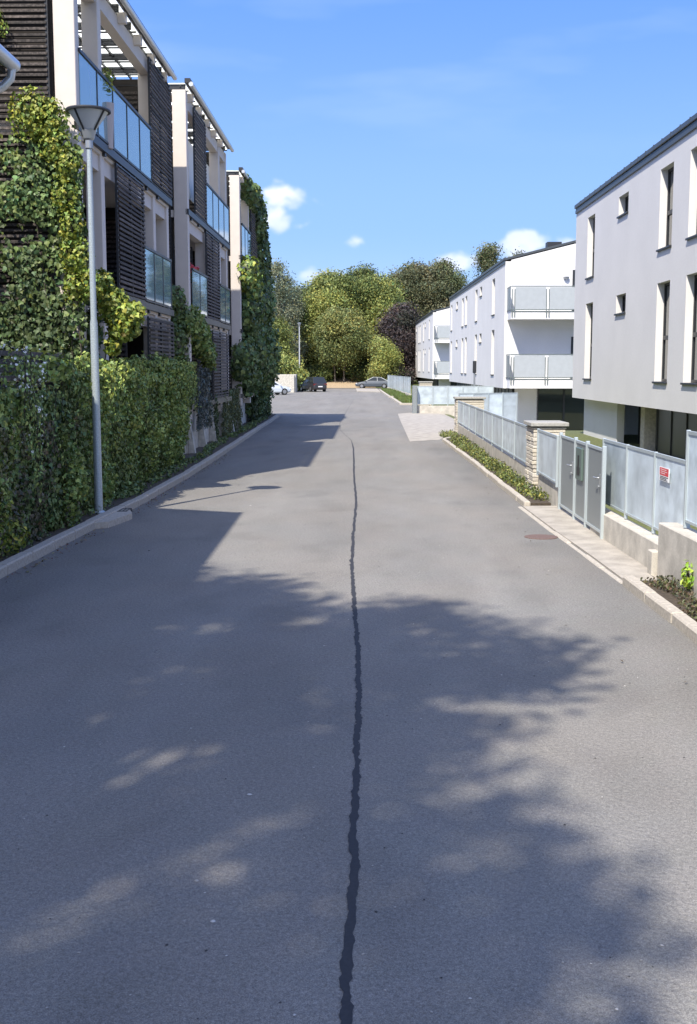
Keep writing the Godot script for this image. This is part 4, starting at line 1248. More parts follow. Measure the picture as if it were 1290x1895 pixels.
	for q in [[0.05, 1.2, -1.0, 0.6, 1.3, 1.8, 1500], [0.1, 3.2, -2.0, 0.6, 1.3, 1.8, 1500], [0.1, 1.6, -4.0, 0.8, 1.6, 2.0, 1700], [0.15, 3.6, -5.5, 0.65, 1.6, 2.0, 1700], [0.25, 1.5, -7.5, 0.85, 1.9, 2.4, 2000], [0.2, 4.2, -8.3, 0.65, 2.0, 1.8, 1700], [0.15, 6.2, -8.4, 0.5, 1.6, 1.4, 1200], [0.1, 7.8, -7.6, 0.45, 1.2, 1.6, 1100], [0.1, 8.5, -5.0, 0.4, 0.6, 1.8, 800], [0.0, 8.6, -2.6, 0.35, 0.45, 1.5, 500]]:
		mass(xs, cs, Vector3(q[0], q[1], q[2]), Vector3(q[3], q[4], q[5]), q[6], 0.19, dk, 0.6)
	for q in [[0.25, 4.9, -0.5, 0.5, 0.7, 0.9, 420], [0.3, 4.2, -1.4, 0.5, 0.6, 0.9, 320]]:
		mass(xs, cs, Vector3(q[0], q[1], q[2]), Vector3(q[3], q[4], q[5]), q[6], 0.17, md + yl, 0.6)
	scatter("leaves", t, leaf_ivy, M.leaf, xs, cs)
	xs = []; cs = PackedColorArray()
	t = thing("climbing_bush", "bright green climbing bush between the nearest and middle slatted buildings", "bush", P(-4.6, 1.5, 33.6))
	for q in [[-0.35, 2.7, 0.0, 0.38, 0.65, 0.7, 560], [0.0, 2.3, -0.6, 0.42, 0.55, 0.8, 620], [0.1, 1.95, -1.5, 0.4, 0.5, 0.8, 560], [0.18, 1.6, -2.5, 0.3, 0.36, 0.7, 380], [0.2, 1.3, -3.3, 0.22, 0.36, 0.5, 260], [-0.3, 1.6, 0.0, 0.36, 1.0, 0.7, 620]]:
		mass(xs, cs, Vector3(q[0], q[1], q[2]), Vector3(q[3], q[4], q[5]), int(q[6] * 1.5), 0.11, md if q[0] > -0.1 else dk)
	stems(t, [[Vector3(-0.1, 0, 0), Vector3(-0.1, 1.0, -0.2), Vector3(-0.2, 2.3, -0.1)]], 0.03)
	scatter("leaves", t, leaf_ivy, M.leaf, xs, cs)
	# tufts on balconies
	xs = []; cs = PackedColorArray()
	t = thing("balcony_plant", "small green plant looking over the nearest building's top glass balustrade", "plant", P(-4.95, 6.98, 24.6))
	mass(xs, cs, Vector3(0, 1.35, 0), Vector3(0.16, 0.28, 0.22), 120, 0.085, yl)
	pot(t, Vector3(0, 0, 0), 0.16, 0.9)
	scatter("leaves", t, leaf_oval, M.leaf, xs, cs)
	xs = []; cs = PackedColorArray()
	t = thing("roof_climber", "yellow tuft of climber on the slats above the neighbouring gutter", "climber", P(-6.55, 8.75, 21.9))
	for q in [[0.0, 0.1, 0.3, 0.22, 150], [0.22, -0.12, 0.22, 0.2, 90], [-0.4, 0.2, 0.35, 0.2, 120]]:
		mass(xs, cs, Vector3(q[0], q[1], 0.06), Vector3(q[2], q[3], 0.15), q[4], 0.09, yl)
	scatter("leaves", t, leaf_oval, M.leaf, xs, cs)
	xs = []; cs = PackedColorArray()
	t = thing("balcony_plant", "red flowering pot plant on the middle building's first floor balcony", "plant", P(-4.75, 4.05, 35.6))
	mass(xs, cs, Vector3(0, 1.3, 0), Vector3(0.2, 0.22, 0.4), 110, 0.1, md)
	pot(t, Vector3(0, 0, 0), 0.18, 1.0)
	scatter("leaves", t, leaf_oval, M.leaf, xs, cs)
	xs = []; cs = PackedColorArray()
	mass(xs, cs, Vector3(0, 1.42, 0.1), Vector3(0.2, 0.16, 0.35), 70, 0.1, [Color(1, 1, 1)], 0.8)
	scatter("flowers", t, petal, M.red, xs, cs)

func hanging(label: String, d: float, wide: float, hi: float, lo: float, cols: Array, n: int):
	var xs := []; var cs := PackedColorArray()
	var h := thing("hanging_creeper", label, "creeper", P(-4.58, 0, d))
	var kk := func(_u: float, v: float, p: Vector3) -> float:
		return sm(-0.25, 0.2, noise.get_noise_2d(p.z * 40.0 + d, p.y * 3.0) + v * 0.5 - 0.05)
	sheet(xs, cs, Vector3(0.03, lo, 0), Vector3(0, 0, -wide), Vector3(0, hi - lo, 0), Vector3(1, 0, 0), n, 0.30, 0.10, cols, kk)
	scatter("leaves", h, leaf_oval, M.leaf, xs, cs)

func pot(t: Node3D, o: Vector3, r: float, h: float):
	var w := MB.new()
	w.lathe([Vector2(0, 0), Vector2(r * 0.75, 0), Vector2(r, h), Vector2(r * 0.85, h), Vector2(r * 0.8, h - 0.05), Vector2(0, h - 0.05)], o, 14)
	obj("flower_pot", w, M.render_inner, t)

func stems(t: Node3D, paths: Array, r: float):
	var w := MB.new()
	for p in paths:
		var rr := []
		for k in p.size(): rr.append(r * (1.0 - 0.7 * k / p.size()))
		w.tube(p, rr, 5, false)
	obj("stems", w, M.bark, t)

func slat_fence(label: String, o: Vector3, l: float, h: float, n: int):
	var t := thing("slat_fence", label, "fence", o)
	var np := int(round(l / 2.2))
	for k in np + 1:
		var w := MB.new()
		w.bbox(Vector3(-0.03, -0.05, -l * k / np - 0.03), Vector3(0.03, h, -l * k / np + 0.03))
		obj("post", w, M.dark_metal, t)
	var m := MB.new()
	m.cbox(Vector3(-0.014, -h / n * 0.31, -l * 0.5), Vector3(0.014, h / n * 0.31, l * 0.5), 0.004)
	var ms := m.mesh()
	for k in n:
		put("slat", ms, M.wood[k % 4], t, Vector3(0.046, (k + 0.5) * h / n, -l * 0.5 + rng.randfn() * 0.02))

# ---------------------------------------------------------------- right side
func right_side():
	var up := [5.72, 7.88]; var dn := [2.13, 4.83]
	var su := [7.26, 7.88]; var sd := [4.22, 4.82]
	white_block("nearest white apartment building with tall narrow windows and a dark ground floor", 8.2 + 0.00977 * 12.0, 12.0, 45.1, 0.00977,
		[[16.0, 17.3, [dn, up]], [22.5, 23.8, [dn, up]], [28.4, 29.7, [dn, up]], [31.25, 32.6, [dn, up]], [36.4, 37.75, [sd, su]], [41.5, 42.8, [dn, up]]],
		[["wall", 0.45, 0.7, 39.2, 45.0, -0.1], ["wall", 0.703, 5.0, 44.6, 44.9, -0.1], ["panel", 1.2, 1.4, 37.2, 39.19, -0.1], ["post", 0.5, 0.85, 35.6, 36.1, -0.1], ["panel", 0.75, 0.95, 13.0, 35.0, -0.1]], false)
	white_block("middle white apartment building with two glass balconies on its near end", 8.6 + 0.00233 * 66.0, 66.0, 102.7, 0.00233,
		[[70.65, 72.05, [dn, up]], [77.6, 78.9, [sd, su]], [80.4, 81.75, [dn, up]], [87.5, 88.9, [dn, up]], [90.2, 91.6, [dn, up]], [95.1, 96.5, [sd, su]], [100.2, 101.5, [dn, up]]],
		[["wall", 0.7, 2.0, 66.4, 66.6, -1.1], ["glass", 2.003, 6.5, 66.45, 66.6, -1.1], ["panel", 0.6, 0.8, 66.7, 84.0, -1.1], ["wall", 0.6, 0.8, 84.1, 90.0, -1.1], ["panel", 0.6, 0.8, 90.1, 102.0, -1.1]], true)
	white_block("farthest white apartment building partly hidden, at the end of the row", 8.6 + 0.0014 * 125.0 + 0.2, 125.0, 163.5, 0.0014,
		[[130.0, 131.4, [dn, up]], [137.0, 138.3, [sd, su]], [140.0, 141.4, [dn, up]], [147.0, 148.4, [dn, up]], [149.8, 151.2, [dn, up]], [155.0, 156.4, [sd, su]], [160.0, 161.4, [dn, up]]],
		[["wall", 0.7, 2.0, 125.4, 125.6, -0.3], ["glass", 2.003, 6.5, 125.45, 125.6, -0.3], ["panel", 0.6, 0.8, 125.7, 163.0, -0.1]], true)
	# fence line along the road, from far to near
	stone_pillar("wide stacked stone pillar with grey cap at the driveway, end of the long fence", 4.12, 5.2, 44.6, 45.4, 1.43)
	low_wall("long pale concrete low wall behind the shrub bed on the right", Vector2(3.88, 20.6), Vector2(4.29, 44.5), 0.22, 0.40)
	panel_fence("long row of frosted panels on the low wall behind the shrub bed", Vector2(3.81, 24.45), Vector2(4.18, 44.4), 8, 0.48, 1.28)
	stone_pillar("stacked stone pillar with grey cap between long panel row and gate", 3.70, 4.36, 23.3, 24.25, 1.43)
	panel_fence("single frosted panel between the stone pillar and the grey gate", Vector2(3.73, 20.72), Vector2(3.77, 23.1), 1, 0.46, 1.30)
	var g := thing("gate", "grey metal gate with handles and dark intercom plate on the right", "gate", P(3.76, 0, 20.55), -PI * 0.5 - 0.01)
	for k in 4:
		var w := MB.new()
		var x: float = [0.0, 1.42, 2.42, 3.66][k]
		w.cbox(Vector3(x - 0.03, -0.05, -0.03), Vector3(x + 0.03, 1.38, 0.03), 0.006)
		obj("post", w, M.fence_metal, g)
	for k in 3:
		var x0: float = [0.05, 1.47, 2.47][k]; var x1: float = [1.37, 2.37, 3.61][k]
		var w := MB.new()
		w.bbox(Vector3(x0, 0.09, -0.018), Vector3(x0 + 0.04, 1.34, 0.018)); w.bbox(Vector3(x1 - 0.04, 0.09, -0.018), Vector3(x1, 1.34, 0.018))
		w.bbox(Vector3(x0 + 0.04, 1.30, -0.018), Vector3(x1 - 0.04, 1.34, 0.018)); w.bbox(Vector3(x0 + 0.04, 0.09, -0.018), Vector3(x1 - 0.04, 0.13, 0.018))
		var lf := obj("gate_leaf", w, M.fence_metal, g)
		w = MB.new()
		w.bbox(Vector3(x0 + 0.035, 0.125, -0.006), Vector3(x1 - 0.035, 1.305, 0.006))
		obj("mesh_panel", w, M.perf, lf)
		if k != 1:
			w = MB.new()
			var hx := x1 - 0.14
			w.cbox(Vector3(hx - 0.025, 0.76, 0.007), Vector3(hx + 0.025, 0.96, 0.025), 0.004)
			w.tube([Vector3(hx, 0.90, 0.028), Vector3(hx, 0.90, 0.08), Vector3(hx - 0.14, 0.90, 0.085)], [0.013, 0.013, 0.013], 6)
			w.tube([Vector3(hx, 0.77, 0.028), Vector3(hx, 0.77, 0.045)], [0.02, 0.02], 8)
			obj("handle", w, M.grey_metal, lf)
	var ip := MB.new()
	ip.cbox(Vector3(1.66, 0.72, 0.008), Vector3(2.16, 1.24, 0.045), 0.01)
	var plate := obj("intercom_plate", ip, mat(lin(0.10, 0.14, 0.125), 0.4), g)
	ip = MB.new()
	ip.bbox(Vector3(1.80, 0.80, 0.0445), Vector3(2.02, 0.93, 0.052)); ip.bbox(Vector3(1.86, 0.931, 0.0445), Vector3(1.96, 1.12, 0.052))
	obj("emblem", ip, M.black, plate)
	low_wall("pale concrete low wall under three frosted panels right of the gate", Vector2(3.86, 13.85), Vector2(3.84, 17.8), 0.22, 0.39)
	var f2: Node3D = panel_fence("three frosted panels, one with a red sign, right of the gate", Vector2(3.92, 13.3), Vector2(3.90, 17.72), 3, 0.47, 1.43)
	# the red notice on the nearest panel
	var turn := f2.rotation.y
	var sg := thing("notice_sign", "small white notice with red top fixed to a frosted panel", "sign", f2.position + Basis(Vector3.UP, turn) * Vector3(0.95, 1.21, -0.03), turn + PI)
	var w2 := MB.new()
	w2.bbox(Vector3(-0.22, -0.085, -0.003), Vector3(0.22, 0.085, 0.003))
	obj("plate", w2, M.white, sg)
	w2 = MB.new()
	w2.bbox(Vector3(-0.19, -0.018, 0.0031), Vector3(0.19, 0.075, 0.0045))
	obj("red_field", w2, M.red, sg)
	w2 = MB.new()
	for k in 3: w2.bbox(Vector3(-0.15, 0.052 - k * 0.024, 0.0046), Vector3([0.10, 0.14, 0.05][k], 0.058 - k * 0.024, 0.0056))
	obj("white_print", w2, M.white, sg)
	w2 = MB.new()
	for k in 3: w2.bbox(Vector3(-0.18, -0.04 - k * 0.018, 0.0031), Vector3([0.18, 0.11, 0.15][k], -0.031 - k * 0.018, 0.0045))
	obj("black_print", w2, M.black, sg)
	low_wall("taller pale concrete wall at the right edge of the picture", Vector2(3.86, 5.0), Vector2(3.83, 13.75), 0.26, 0.68)
	panel_fence("raised frosted panels on the taller wall at the right edge", Vector2(3.90, 5.3), Vector2(3.86, 13.2), 5, 0.76, 1.79)
	var stp := MB.new()
	stp.cbox(Vector3(-0.12, -0.1, -0.1), Vector3(0.13, 0.31, 0.1), 0.01)
	var so := obj("wall_step", stp, M.concrete_lowwall); so.position = P(3.78, 0, 13.95)
	tag(so, "small concrete step where the low wall meets the taller wall", "wall")
	# fences facing the driveway
	panel_fence("frosted panel fence along the near side of the driveway, behind the wide pillar", Vector2(4.75, 50.2), Vector2(7.45, 51.6), 4, -0.35, 1.44)
	low_wall("low concrete wall on the far side of the driveway", Vector2(3.75, 65.9), Vector2(8.2, 66.2), 0.2, 0.42, -1.2)
	panel_fence("frosted panel fence on the far side of the driveway", Vector2(3.9, 65.9), Vector2(8.2, 66.2), 5, 0.50, 1.52)
	w2 = MB.new()
	w2.cbox(Vector3(-0.12, -0.2, -0.25), Vector3(0.12, 1.55, 0.25), 0.01)
	var gp := obj("gate_post", w2, M.perf); gp.position = P(3.72, 0, 65.7)
	tag(gp, "dark grey gate post at the far corner of the driveway", "post")
	stone_pillar("small far stone pillar with flat cap behind the driveway fence", 5.6, 6.6, 92.0, 93.0, 1.5)
	low_wall("far low wall beside the grass islands", Vector2(5.5, 104.0), Vector2(4.7, 140.0), 0.2, 0.3)
	panel_fence("far frosted panel fence beside the grass islands and the slate car", Vector2(5.5, 104.0), Vector2(4.7, 140.0), 14, 0.34, 1.75)
	# bollard light by the middle building
	var bl := thing("path_light", "short dark pole light in front of the middle white building", "lamp", P(7.35, 0, 68.3))
	w2 = MB.new()
	w2.tube([Vector3(0, -1.0, 0), Vector3(0, 2.55, 0)], [0.06, 0.055], 8)
	obj("pole", w2, M.grey_metal, bl)
	w2 = MB.new()
	w2.cbox(Vector3(-0.1, 2.25, -0.1), Vector3(0.1, 2.95, 0.1), 0.02)
	obj("lamp_head", w2, M.dark_metal, bl)
	# plants of the beds
	rng.seed = 300
	var yg := [Color(0.09, 0.12, 0.03), Color(0.15, 0.18, 0.04), Color(0.22, 0.23, 0.06), Color(0.06, 0.08, 0.025)]
	var xs := []; var cs := PackedColorArray()
	for k in 210:
		var d := rng.randf_range(21.5, 44.0)
		var x := rng.randf_range(3.44, 3.68 + (d - 21.0) * 0.017)
		mass(xs, cs, P(x, 0.12, d), Vector3(0.17, 0.11, 0.2), 34, 0.06, yg, 0.4)
	var gc := scatter("ground_cover", null, leaf_oval, M.leaf, xs, cs)
	tag(gc, "low yellow-green ground cover filling the bed before the long frosted fence", "ground cover")
	xs = []; cs = PackedColorArray()
	for k in 60:
		var d := rng.randf_range(8.0, 13.1)
		var x := rng.randf_range(3.45, 3.72)
		mass(xs, cs, P(x, 0.10, d), Vector3(0.14, 0.09, 0.16), 40, 0.045, [Color(0.05, 0.06, 0.025), Color(0.09, 0.10, 0.04), Color(0.10, 0.07, 0.04)], 0.4)
	gc = scatter("ground_cover", null, leaf_oval, M.leaf, xs, cs)
	tag(gc, "sparse brownish ground cover in the nearest bed at the right edge", "ground cover")
	xs = []; cs = PackedColorArray()
	var t := thing("bright_shrub", "bright yellow-green young shrub against the taller wall at right edge", "shrub", P(3.66, 0.06, 12.4))
	mass(xs, cs, Vector3(0.03, 0.22, 0), Vector3(0.08, 0.16, 0.13), 120, 0.06, [Color(0.22, 0.36, 0.03), Color(0.30, 0.42, 0.05)])
	stems(t, [[Vector3(0, 0, 0), Vector3(0, 0.25, 0.02)], [Vector3(0, 0, 0), Vector3(0.05, 0.3, -0.08)]], 0.01)
	scatter("leaves", t, leaf_oval, M.leaf, xs, cs)
	xs = []; cs = PackedColorArray()
	for q in [[3.7, 5.1, 102.3, 133.7], [3.8, 5.5, 81.3, 98.7]]:
		for k in 2600:
			var p := P(rng.randf_range(q[0], q[1]), 0.11, rng.randf_range(q[2], q[3]))
			xs.append(Transform3D(Basis(Vector3.UP, rng.randf() * TAU) * Basis.from_scale(Vector3(0.12, rng.randf_range(0.1, 0.25), 0.12)), p))
			cs.append(shade(Color(0.10, 0.14, 0.035), 0.3))
	gc = scatter("island_grass", null, leaf_oval, M.leaf, xs, cs)
	tag(gc, "short grass on the two small islands at the far right", "grass")

# ---------------------------------------------------------------- the far end
func far_end():
	car("black hatchback parked beside the bush at the end of the street", P(-3.9, 0, 128.5), PI * 0.5 + 0.42, 4.2, 1.6, 1.8, M.paint_black, true)
	car("slate blue saloon parked across the street end before the trees", P(3.2, 0.0, 149.0), PI - 0.12, 4.6, 1.46, 1.8, M.paint_slate, false)
	car("white car half hidden behind the tall hedge on the left", P(-7.7, 0, 112.0), 0.5, 4.3, 1.45, 1.8, M.paint_white, true)
	var w := MB.new()
	w.cbox(Vector3(-6.0, -0.1, -0.15), Vector3(0.0, 1.9, 0.15), 0.02)
	w.cbox(Vector3(-0.152, -0.1, -5.0), Vector3(0.15, 1.9, -0.152), 0.02)
	var o := obj("garden_wall", w, M.retain); o.position = P(-5.75, 0, 124.0)
	tag(o, "white garden wall behind the half hidden white car", "wall")
	var lp := thing("far_lamp_post", "thin pale lamp post standing above the bush at the street's end", "lamp post", P(-5.9, 0, 141.0))
	w = MB.new()
	w.tube([Vector3(0, 0, 0), Vector3(0, 7.6, 0)], [0.09, 0.06], 8)
	obj("pole", w, M.gutter, lp)
	w = MB.new()
	w.lathe([Vector2(0.0, 7.5), Vector2(0.1, 7.55), Vector2(0.22, 7.9), Vector2(0.22, 7.95), Vector2(0, 8.0)], Vector3.ZERO, 12)
	obj("lamp_head", w, M.grey_metal, lp)
	var yg := [Color(0.213, 0.250, 0.062), Color(0.269, 0.300, 0.077), Color(0.163, 0.200, 0.053), Color(0.312, 0.338, 0.094)]
	var gr := [Color(0.098, 0.133, 0.039), Color(0.133, 0.168, 0.042), Color(0.077, 0.105, 0.035)]
	var ol := [Color(0.200, 0.225, 0.069), Color(0.250, 0.263, 0.081), Color(0.156, 0.188, 0.062)]
	var br := [Color(0.150, 0.144, 0.081), Color(0.188, 0.181, 0.100), Color(0.112, 0.125, 0.060), Color(0.138, 0.163, 0.069)]
	var pu := [Color(0.054, 0.041, 0.043), Color(0.078, 0.058, 0.058), Color(0.048, 0.050, 0.036)]
	var sv := [Color(0.218, 0.241, 0.149), Color(0.161, 0.190, 0.115)]
	var gp := "trees closing the end of the street"
	tree("poplar_tree", "slender grey-green poplar rising just past the ivy-clad building", P(-8.9, 0, 150.0), 15.5, 4.2, 2.0, 16, 90, sv, 0.75, M.bark_pale, 1, gp, 1, 0.6, true)
	tree("poplar_tree", "shorter feathery poplar right of the slender grey-green one", P(-7.6, 0, 158.0), 13.0, 3.4, 2.0, 12, 80, sv, 0.75, M.bark_pale, 2, gp, 1, 0.6, true)
	tree("broadleaf_tree", "dull olive tree behind the thin pale lamp post", P(-8.2, 0, 165.0), 12.4, 9.5, 1.5, 26, 210, ol, 0.95, M.bark, 3, gp)
	tree("broadleaf_tree", "small olive tree low behind the white garden wall", P(-9.6, 0, 146.0), 8.0, 6.0, 1.0, 16, 160, yg, 0.8, M.bark, 4, gp)
	tree("broadleaf_tree", "big yellow-green tree with the highest rounded top left of centre", P(-2.6, 0.4, 163.0), 14.3, 10.5, 1.8, 36, 240, yg, 0.95, M.bark, 5, gp)
	tree("broadleaf_tree", "dark green tree whose crown shows above the yellow-green ones", P(2.0, 1.0, 186.0), 16.4, 9.0, 5.0, 22, 190, gr, 1.0, M.bark, 6, gp)
	tree("broadleaf_tree", "broad yellow-green tree in front of the dark purple tree", P(3.4, 0.6, 166.0), 13.6, 10.5, 2.0, 34, 240, yg, 0.95, M.bark, 7, gp)
	tree("broadleaf_tree", "mid green tree with bare leaning stems over the sandy bank", P(-1.1, 0.5, 156.5), 9.0, 7.5, 3.6, 22, 200, ol, 0.85, M.bark_pale, 8, gp, 3)
	tree("purple_leaf_tree", "dark purple-leaved tree beside the farthest white building", P(7.2, 0.4, 160.0), 9.8, 7.2, 1.0, 26, 220, pu, 0.85, M.bark, 9, gp)
	tree("broadleaf_tree", "rounded pale green small tree above the slate car", P(4.6, 0.2, 153.5), 5.6, 4.4, 0.6, 15, 150, ol + yg, 0.7, M.bark, 10, gp)
	tree("broadleaf_tree", "brownish thin-leaved tree above the farthest white building's roof", P(10.3, 1.0, 188.0), 17.2, 10.5, 3.0, 28, 190, br, 1.0, M.bark, 11, gp)
	tree("broadleaf_tree", "brown-green tree behind the roof ridge of the farthest building", P(15.5, 1.0, 186.0), 17.4, 8.5, 4.0, 22, 180, br, 1.0, M.bark, 12, gp)
	tree("broadleaf_tree", "tall dark tree showing above the middle white building's roof", P(22.5, 1.0, 190.0), 20.6, 6.6, 6.0, 24, 55, gr + br, 1.0, M.bark, 13, gp)
	tree("broadleaf_tree", "second tree top above the middle white building, right of the tall dark one", P(27.5, 1.0, 194.0), 19.6, 5.0, 8.0, 14, 50, br, 1.0, M.bark, 14, gp)
	tree("broadleaf_tree", "dark green filler tree deep behind the olive tree", P(-5.4, 1.2, 190.0), 13.5, 12.0, 1.5, 26, 190, gr, 1.1, M.bark, 15, gp)
	tree("broadleaf_tree", "dark green filler tree deep behind the purple tree", P(7.0, 1.2, 196.0), 15.0, 12.0, 1.5, 26, 190, gr, 1.1, M.bark, 16, gp)
	tree("broadleaf_tree", "wide dark tree farthest left behind the poplars", P(-15.0, 1.2, 178.0), 12.0, 12.0, 1.0, 26, 190, gr, 1.1, M.bark, 17, gp)
	rng.seed = 500
	var spots := [[-7.1, 128.0, 2.2, 4.1, yg, "big yellow-green bush behind the black hatchback"], [-5.6, 131.5, 1.6, 3.2, yg, "lower bush right behind the black hatchback's tail"], [-1.2, 160.0, 1.2, 1.3, ol, "low olive bush on the sandy bank"], [1.1, 157.0, 0.9, 1.0, br, "low brown bush on the bank left of the slate car"], [-3.6, 158.0, 2.4, 2.8, gr, "dark bush under the big yellow-green tree"], [2.4, 158.0, 2.2, 2.6, gr, "dark bush behind the slate car's bonnet"], [6.6, 154.0, 1.8, 2.6, pu, "purple bush at the foot of the purple tree"], [0.0, 162.0, 2.6, 3.4, gr, "dark bush in the shade between the bare stems"], [-6.4, 162.0, 2.4, 3.4, gr, "dark bush left of the sandy bank"], [4.6, 163.0, 2.6, 3.6, gr, "dark bush in the gap below the purple crown"]]
	for q in spots:
		var t := thing("bush", q[5], "bush", P(q[0], hgt(q[0], q[1]), q[1]), 0, "bushes at the end of the street")
		var xs := []; var cs := PackedColorArray()
		for k in 5:
			var c := Vector3(rng.randfn() * q[2] * 0.35, q[3] * rng.randf_range(0.3, 0.72), rng.randfn() * q[2] * 0.3)
			for e in 130:
				var dd := Vector3(rng.randfn(), rng.randfn(), rng.randfn()).normalized()
				var p: Vector3 = c + dd * Vector3(q[2] * 0.55, q[3] * 0.32, q[2] * 0.55) * sqrt(rng.randf())
				if p.y < 0.1: p.y = 0.1
				xs.append(Transform3D(leaf_basis(dd, 0.4, 0.6 * rng.randf_range(0.7, 1.3)), p))
				cs.append(shade(q[4][rng.randi() % q[4].size()], 0.22, 0.12))
		stems(t, [[Vector3(0, -0.1, 0), Vector3(0.1, q[3] * 0.3, 0), Vector3(0.3, q[3] * 0.6, 0.1)], [Vector3(0, -0.1, 0), Vector3(-0.2, q[3] * 0.6, 0)]], 0.05)
		scatter("crown", t, clump, M.leaf_far, xs, cs)

# ---------------------------------------------------------------- lamp, litter and the tree behind the camera
func small_things():
	var t := thing("street_lamp", "tall grey street lamp with cone lantern standing at the left kerb", "street lamp", P(-4.21, 0.05, 19.45))
	var w := MB.new()
	w.tube([Vector3(0, 0, 0), Vector3(0, 3.2, 0), Vector3(0, 3.26, 0), Vector3(0, 6.13, 0)], [0.070, 0.062, 0.050, 0.042], 16)
	obj("pole", w, M.galv, t)
	w = MB.new()
	w.lathe([Vector2(0, 0.0), Vector2(0.11, 0.0), Vector2(0.11, 0.05), Vector2(0.08, 0.08)], Vector3.ZERO, 16)
	obj("base_collar", w, M.galv, t)
	w = MB.new()
	w.lathe([Vector2(0.05, 5.990), Vector2(0.062, 6.000), Vector2(0.062, 6.120), Vector2(0.085, 6.150), Vector2(0.125, 6.290), Vector2(0.10, 6.290)], Vector3.ZERO, 18)
	obj("lamp_socket", w, M.grey_metal, t)
	w = MB.new()
	w.lathe([Vector2(0.115, 6.290), Vector2(0.315, 6.565)], Vector3.ZERO, 24)
	obj("lamp_shade", w, M.lamp_pane, t)
	w = MB.new()
	for k in 4:
		var a := PI * 0.5 * k + 0.5
		var r := Vector3(cos(a), 0, sin(a))
		w.beam(r * 0.122 + Vector3.UP * 6.280, r * 0.327 + Vector3.UP * 6.570, 0.028, 0.016)
	obj("lamp_rib", w, M.dark_metal, t)
	w = MB.new()
	w.lathe([Vector2(0.30, 6.565), Vector2(0.36, 6.565), Vector2(0.365, 6.590), Vector2(0.35, 6.610), Vector2(0.0, 6.660)], Vector3.ZERO, 28)
	w.lathe([Vector2(0.30, 6.565), Vector2(0.0, 6.566)], Vector3.ZERO, 28)
	obj("lamp_cap", w, M.dark_metal, t)
	# drain at the lamp's foot
	t = thing("drain_grate", "black drain grate beside the lamp's foot", "drain", P(-3.92, 0.102, 19.75))
	w = MB.new()
	w.bbox(Vector3(-0.17, -0.05, -0.22), Vector3(0.17, 0.004, -0.19)); w.bbox(Vector3(-0.17, -0.05, 0.19), Vector3(0.17, 0.004, 0.22))
	obj("frame", w, M.dark_metal, t)
	for k in 6:
		w = MB.new()
		w.bbox(Vector3(-0.17 + k * 0.06, -0.04, -0.188), Vector3(-0.14 + k * 0.06, 0.002, 0.188))
		obj("bar", w, M.dark_metal, t)
	# rusty cover on the right
	w = MB.new()
	w.lathe([Vector2(0.25, 0.0), Vector2(0.25, 0.008), Vector2(0.22, 0.012), Vector2(0.0, 0.012)], Vector3.ZERO, 24)
	var o := obj("valve_cover", w, M.rust); o.position = P(2.88, 0.0, 17.2)
	tag(o, "rust red round cover in the asphalt near the gate", "cover")
	# fallen leaves and grit
	rng.seed = 700
	var xs := []; var cs := PackedColorArray()
	var kx := func(d: float) -> float: return lerpf(-4.2, -3.8, (d - 13.0) / 9.0) if d < 22.0 else lerpf(-3.80, -3.64, clampf((d - 22.0) / 10.0, 0, 1))
	for k in 420:
		var d := rng.randf_range(11.0, 34.0) if k < 330 else rng.randf_range(6.0, 40.0)
		var x: float = kx.call(d) + absf(rng.randfn()) * 0.10 + 0.02
		xs.append(Transform3D(Basis(Vector3.UP, rng.randf() * TAU) * Basis(Vector3.RIGHT, -PI * 0.5 + rng.randfn() * 0.3) * Basis.from_scale(Vector3.ONE * rng.randf_range(0.025, 0.065)), P(x, 0.012, d)))
		cs.append(shade([Color(0.22, 0.15, 0.06), Color(0.14, 0.08, 0.04), Color(0.28, 0.24, 0.08), Color(0.20, 0.06, 0.04)][rng.randi() % 4], 0.25))
	for k in 26:
		var d := rng.randf_range(9.0, 30.0)
		xs.append(Transform3D(Basis(Vector3.UP, rng.randf() * TAU) * Basis(Vector3.RIGHT, -PI * 0.5 + rng.randfn() * 0.3) * Basis.from_scale(Vector3.ONE * rng.randf_range(0.02, 0.045)), P(rng.randf_range(1.9, 3.15), 0.012, d)))
		cs.append(shade(Color(0.09, 0.06, 0.035), 0.3))
	var s := scatter("fallen_leaves", null, leaf_oval, M.leaf, xs, cs)
	tag(s, "dry fallen leaves scattered along both edges of the road", "leaves")
	var pb := MB.new()
	pb.lathe([Vector2(0, -0.4), Vector2(0.7, -0.3), Vector2(1, 0.0), Vector2(0.6, 0.45), Vector2(0, 0.55)], Vector3.ZERO, 7)
	xs = []; cs = PackedColorArray()
	for k in 520:
		var d := 3.6 + 22.0 * pow(rng.randf(), 1.8)
		var sz := rng.randf_range(0.003, 0.007) if k % 40 else 0.013
		xs.append(Transform3D(Basis(Vector3.UP, rng.randf() * TAU) * Basis.from_scale(Vector3(sz * rng.randf_range(0.7, 1.5), sz * 0.7, sz)), P(rng.randf_range(-3.9, 3.1), 0.003, d)))
		cs.append([Color(0.5, 0.48, 0.45), Color(0.05, 0.05, 0.05), Color(0.35, 0.33, 0.3)][rng.randi() % 3])
	var gm := StandardMaterial3D.new(); gm.vertex_color_use_as_albedo = true; gm.roughness = 0.9
	s = scatter("road_grit", null, pb.mesh(), gm, xs, cs)
	tag(s, "loose grit and tiny stones on the asphalt", "grit")
	# trees on the left beside and behind the viewer, whose shade lies over the near road
	shade_tree(P(-6.4, 0, -3.0), 801)

